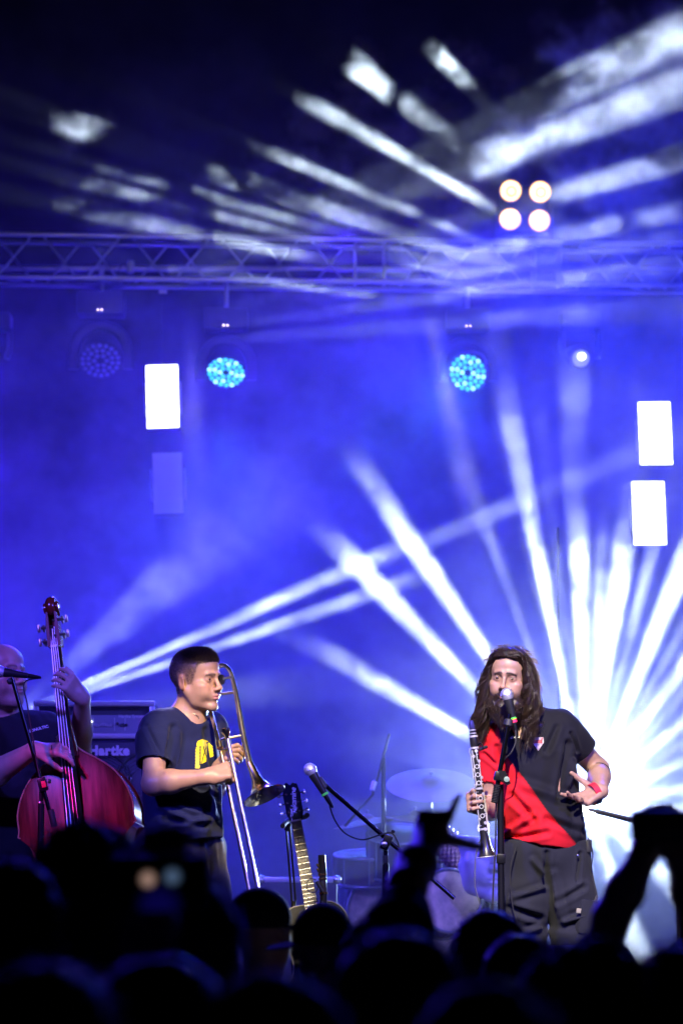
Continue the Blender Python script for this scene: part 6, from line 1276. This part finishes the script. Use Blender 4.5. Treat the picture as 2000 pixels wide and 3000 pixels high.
# ------------------------------------------------------------------ audience between the camera and the stage
crowd_cloth = [mat('crowd_cloth_%d' % i, c, .9, var=.2, sheen=.0, bump=.2, bscale=200, spec=.08) for i, c in enumerate(((.012, .012, .014), (.02, .02, .03), (.03, .012, .012), (.014, .02, .016), (.03, .03, .034)))]
crowd_hair = [hair_mat('crowd_hair_%d' % i, c, (.03, .02, .015), .55, .40) for i, c in enumerate(((.006, .005, .005), (.010, .007, .005), (.014, .009, .006)))]
GR = 'people in the audience seen from behind'
def audience(label, px, py, d, scale=1.0, hair='short', cloth=0, hc=0, arms=(), yaw=0.0, lean=0.0, hw=1.0):
    """px, py: top of the head in the photograph; d: metres from the camera"""
    y = CAM_Y + d; top = P(px, py, y); s = scale; Hh = .125 * s
    t = thing('person', label, 'person', (top.x, y, 0), group=GR); Rm = Euler((R(lean), 0, R(180 + yaw))).to_matrix()
    c = top - Vector((0, 0, Hh)); sh = c.z - .27 * s
    B = Sculpt(); B.ell(c + Rm @ Vector((0, .02 * s, .03 * s)), (.076 * s, .096 * s, .088 * s), Rm, .02); B.ell(c + Rm @ Vector((0, -.03 * s, -.035 * s)), (.062 * s, .06 * s, .08 * s), Rm, .03); B.cone(c + Rm @ Vector((0, -.085 * s, .0)), c + Rm @ Vector((0, -.108 * s, -.035 * s)), .009 * s, .012 * s, .01)
    for x in (-1, 1): B.ell(c + Rm @ Vector((x * .08 * s, .015 * s, -.012 * s)), (.008 * s, .017 * s, .03 * s), Rm, .008)
    B.cone(c + Vector((0, 0, -.06 * s)), (c.x, y, sh), .055 * s, .062 * s, .03)
    hipz0 = .92 * s * min(1.0, top.z / (1.75 * s)); B.cone((c.x, y, sh), (c.x, y, hipz0), .06, .06, .03)
    for x in (-1, 1): B.cone((c.x, y, sh - .03), (c.x + x * .19 * s, y, sh - .04), .045, .045, .03); B.cone((c.x, y, hipz0), (c.x + x * .09, y - .02, hipz0 * .55), .05, .04, .03); B.cone((c.x + x * .09, y - .02, hipz0 * .55), (c.x + x * .09, y, .06), .04, .035, .02)
    Cl = Sculpt(); hipz = .92 * s * min(1.0, top.z / (1.75 * s)); kn = hipz * .55
    for x in (-1, 1):
        Cl.cone((c.x + x * .04, y, sh + .02), (c.x + x * .17 * s, y, sh - .03), .06 * s, .065 * s, .05); Cl.cone((c.x + x * .09 * s, y, sh - .08), (c.x + x * .08 * s, y, hipz), .11 * s, .115 * s, .06)
        Cl.cone((c.x + x * .085, y, hipz), (c.x + x * .09, y - .02, kn), .10 * s, .07 * s, .03); Cl.cone((c.x + x * .09, y - .02, kn), (c.x + x * .09, y, .1), .07 * s, .055 * s, .02); B.cone((c.x + x * .09, y, .06), (c.x + x * .10, y + .14, .04), .05, .045, .02)
        arm = [a for a in arms if a[0] == x]
        sj = Vector((c.x + x * .19 * s, y, sh - .04))
        if arm:
            _, e_, w_, hd, pal, th_, crl, kw = arm[0]
            if kw.get('sh'): sj = kw['sh']; Cl.cone((c.x + x * .1, y, sh - .03), sj, .07, .07, .04)
            tk = kw.get('thin', 1.0); Cl.cone(sj, sj * .55 + e_ * .45, .066 * s * tk, .058 * s * tk, .03); limb(B, [Vector((c.x + x * .19 * s, y, sh - .04)), sj, e_, e_ * .55 + w_ * .45, w_], [.045 * s, .046 * s, .041 * s, .042 * s, .029 * s]); hand(B, w_, hd, pal, th_, crl, scale=1.0 * s, spread=kw.get('spread', 5), tout=kw.get('tout', 40), tcurl=kw.get('tcurl', (20, 25)))
        else:
            e_ = Vector((c.x + x * .24 * s, y + .02, sh - .32 * s)); w_ = Vector((c.x + x * .22 * s, y + .14, sh - .54 * s)); Cl.cone(sj, sj * .3 + e_ * .7, .066 * s, .058 * s, .03); limb(B, [sj, e_, w_], [.05 * s, .042 * s, .03 * s]); hand(B, w_, (0, .4, -1), (-x, 0, 0), (0, 1, 0), [(15, 20, 15)] * 4, scale=s)
    hb = .0075 if arms else .011
    V, Q = B.mesh(hb); cols = np.tile(np.array([.32, .19, .14]), (len(V), 1)); skin_mesh('body', V, Q, skin_mat('skin'), t, cols)
    V, Q = Cl.mesh(.012); V = folds(V, vnormals(V, Q), .008, (7, 7, 5), (), px * .01); skin_mesh('clothes', V, Q, crowd_cloth[cloth], t)
    Hs = Sculpt()
    if hair in ('short', 'bushy', 'long', 'bun'):
        e = {'short': .006, 'bushy': .028, 'long': .016, 'bun': .010}[hair] * s
        Hs.ell(c + Rm @ Vector((0, .024 * s, .034 * s)), ((.077 * hw * s + e), .097 * s + e, .09 * s + e), Rm, .02); Hs.ell(c + Rm @ Vector((0, -.12 * s, -.03 * s)), (.09 * s, .09 * s, .09 * s), Rm, .01, True)
        if hair != 'long': Hs.plane(c + Vector((0, 0, -.075 * s)), (0, 0, -1))
        else:
            for x in (-1, 0, 1): Hs.cone(c + Rm @ Vector((x * .06 * s, .05 * s, -.02)), c + Rm @ Vector((x * .07 * s, .075 * s, -.26 * s)), .05 * s, .045 * s, .03)
        if hair == 'bun': Hs.ell(c + Rm @ Vector((0, .10 * s, .09 * s)), (.045 * s,) * 3, Rm, .02)
        V, Q = Hs.mesh(.008); N_ = vnormals(V, Q); am = .02 if hair == 'bushy' else .008; V = V + N_ * (am * vnoise(V * 42) + am * .5 * vnoise(V * 90))[:, None]; ho = skin_mesh('hair', V, Q, crowd_hair[hc], t)
        rg = random.Random(int(px)); paths = []
        for i in rg.sample(range(len(V)), min(len(V), 500)):
            p = Vector(V[i]); n = Vector(N_[i]); L_ = rg.uniform(.01, .03) * (1.5 if hair == 'bushy' else .8); dv = (n + Vector((rg.uniform(-.5, .5), rg.uniform(-.5, .5), rg.uniform(-.4, .4)))).normalized(); paths.append([p, p + dv * L_ * .6, p + dv * L_ + Vector((0, 0, -L_ * .3))])
        strands('hair_strands', paths, .0016, crowd_hair[hc], ho)
    else:   # cap
        Hs.ell(c + Rm @ Vector((0, .02 * s, .04 * s)), (.084 * s, .104 * s, .088 * s), Rm, .02); Hs.plane(c + Vector((0, 0, .012 * s)), (0, 0, -1)); V, Q = Hs.mesh(.006)
        cp_ = skin_mesh('cap', V, Q, crowd_cloth[cloth], t); bd = Rm @ Vector((0, -1, 0)) if hair == 'cap' else Rm @ Vector((.8, .5, 0))
        pr_ = [c + Rm @ Vector((0, .02 * s, .018 * s)) + bd * rr + (Rm @ Vector((1, 0, 0)) if hair == 'cap' else bd.cross(Vector((0, 0, 1)))) * ww + Vector((0, 0, -.18 * (rr - .08))) for rr, ww in ((.08, -.07), (.14, -.065), (.175, -.03), (.18, 0), (.175, .03), (.14, .065), (.08, .07))]
        MB().add(pr_ + [p + Vector((0, 0, .004)) for p in pr_], [tuple(range(7)), tuple(range(13, 6, -1))] + [(i, (i + 1) % 7, 7 + (i + 1) % 7, 7 + i) for i in range(7)]).build('brim', crowd_cloth[cloth], cp_)
    return t
def Pd(px, py, d): return P(px, py, CAM_Y + d)
audience('tall audience member with round bushy hair silhouetted against the double bass', 262, 2462, 5.4, 1.06, 'bushy', 0, 0, hw=1.05)
audience('dark audience head at the left edge below the bassist', 30, 2528, 5.0, 1.1, 'short', 1, 0)
audience('audience member with short hair standing before the trombone player legs', 560, 2585, 5.0, .98, 'short', 0, 1, arms=((-1, Pd(430, 2760, 4.8), Pd(455, 2655, 4.6), (.1, .1, 1), (.2, .9, 0), (1, 0, .2), [(40, 50, 30)] * 4, {}),))
audience('audience member in a dark cap below the trombone slide', 772, 2602, 8.6, .98, 'cap', 1, 0, yaw=-35)
audience('audience member in a cap with its brim turned sideways below the guitar', 945, 2648, 8.3, .98, 'cap_side', 1, 1)
audience('audience member with one arm raised high and finger pointing at the stage', 1110, 2690, 6.2, 1.0, 'short', 0, 0, arms=((1, Pd(1192, 2600, 6.35), Pd(1252, 2462, 6.6), (.22, .85, .62), (.1, .5, -.75), (1, 0, .1), [(-8, 4, 2), (50, 70, 50), (60, 75, 50), (62, 75, 50)], {'sh': Pd(1165, 2740, 6.2), 'tout': 68, 'tcurl': (5, 5)}),))
audience('audience member with a broad round head, nearest below the raised arm', 1165, 2735, 4.4, 1.05, 'short', 4, 1, hw=1.1)
audience('audience head with smooth round hair in front of the clarinet bell', 1432, 2684, 7.2, 1.02, 'long', 0, 0)
audience('audience head close beside the round one, under the singer knees', 1518, 2738, 6.6, .96, 'short', 1, 1)
audience('audience member with full hair below the singer trouser legs', 1712, 2812, 4.5, 1.08, 'bushy', 0, 1)
audience('audience member holding a phone overhead with both arms at right', 1900, 2830, 6.6, .95, 'short', 0, 0, arms=((-1, Pd(1790, 2690, 6.5), Pd(1884, 2508, 6.35), (.18, .25, .9), (.6, .6, 0), (1, 0, .4), [(40, 55, 35)] * 4, {'sh': Pd(1752, 2830, 6.6), 'thin': .8}), (1, Pd(2040, 2690, 6.5), Pd(1992, 2512, 6.35), (-.15, .25, .92), (-.6, .6, 0), (-1, 0, .4), [(40, 55, 35)] * 4, {'sh': Pd(2040, 2840, 6.6), 'thin': .8})))
audience('audience head at the right edge in the bottom corner', 1975, 2800, 4.6, 1.1, 'long', 1, 0)
audience('nearest audience head at the bottom left corner', 140, 2830, 3.6, 1.05, 'short', 0, 0)
audience('nearest audience head at the bottom between phone and cap', 470, 2835, 3.9, 1.08, 'long', 0, 0)
audience('nearest audience head at the bottom below the two caps', 800, 2860, 3.6, 1.06, 'short', 0, 1)
audience('nearest audience head at the bottom centre right', 1420, 2890, 3.5, 1.05, 'short', 1, 0)
# phones
def phone(label, c, nrm, w, h, screen, up=(0, 0, 1)):
    c = Vector(c); t = thing('phone', label, 'phone', c); z = Vector(up).normalized(); yv = Vector(nrm).normalized(); x = yv.cross(z).normalized() * -1; M = Matrix((x, -yv, z)).transposed()
    MB().box(c, (w, .009, h), M, .004).build('case', black_plastic, t)
    if screen: MB().box(c + yv * .0052, (w * .94, .0012, h * .94), M, .0004).build('screen', screen, t)
    MB().lathe([(.004, 0), (.004, .0014), (.001, .0016)], c - yv * .0048 + M @ Vector((w * .3, 0, h * .38)), frame(-yv), 12).build('camera_lens', mat('lens_glass', (.02, .02, .03), .05, coat=1), t)
    return t
def screen_mat(c0):
    m = bpy.data.materials.new('phone_screen'); m.use_nodes = True; nt = m.node_tree; b = nt.nodes['Principled BSDF']; L = nt.links.new; N = nt.nodes.new
    tc = N('ShaderNodeTexCoord'); b.inputs['Base Color'].default_value = (.01, .01, .015, 1); b.inputs['Roughness'].default_value = .2; acc = None
    for (x, z, r, col, st) in ((-.017, .006, .014, (1, .62, .5), 1.0), (.019, .010, .015, (.25, .42, .75), .7), (0, -.035, .04, (.02, .01, .5), .25)):
        d = N('ShaderNodeVectorMath'); d.operation = 'DISTANCE'; L(tc.outputs['Object'], d.inputs[0]); d.inputs[1].default_value = (x, -.006, z); mr = N('ShaderNodeMapRange'); mr.interpolation_type = 'SMOOTHSTEP'; mr.inputs[1].default_value = r * .3; mr.inputs[2].default_value = r; mr.inputs[3].default_value = st; mr.inputs[4].default_value = 0; L(d.outputs['Value'], mr.inputs[0])
        v = N('ShaderNodeVectorMath'); v.operation = 'SCALE'; v.inputs[0].default_value = col; L(mr.outputs[0], v.inputs['Scale'])
        if acc is None: acc = v.outputs[0]
        else: a = N('ShaderNodeVectorMath'); a.operation = 'ADD'; L(acc, a.inputs[0]); L(v.outputs[0], a.inputs[1]); acc = a.outputs[0]
    L(acc, b.inputs['Emission Color']); b.inputs['Emission Strength'].default_value = 0.26; m.cycles.emission_sampling = 'NONE'; return m
phone('phone held up with a dim blurred picture on its screen, below the trombone player', Pd(468, 2588, 4.5), (0, -1, .05), .15, .085, screen_mat(None))
phone('phone raised overhead in both hands against the white glare at right', Pd(1936, 2418, 6.3), (0, -1, 0), .125, .060, None)
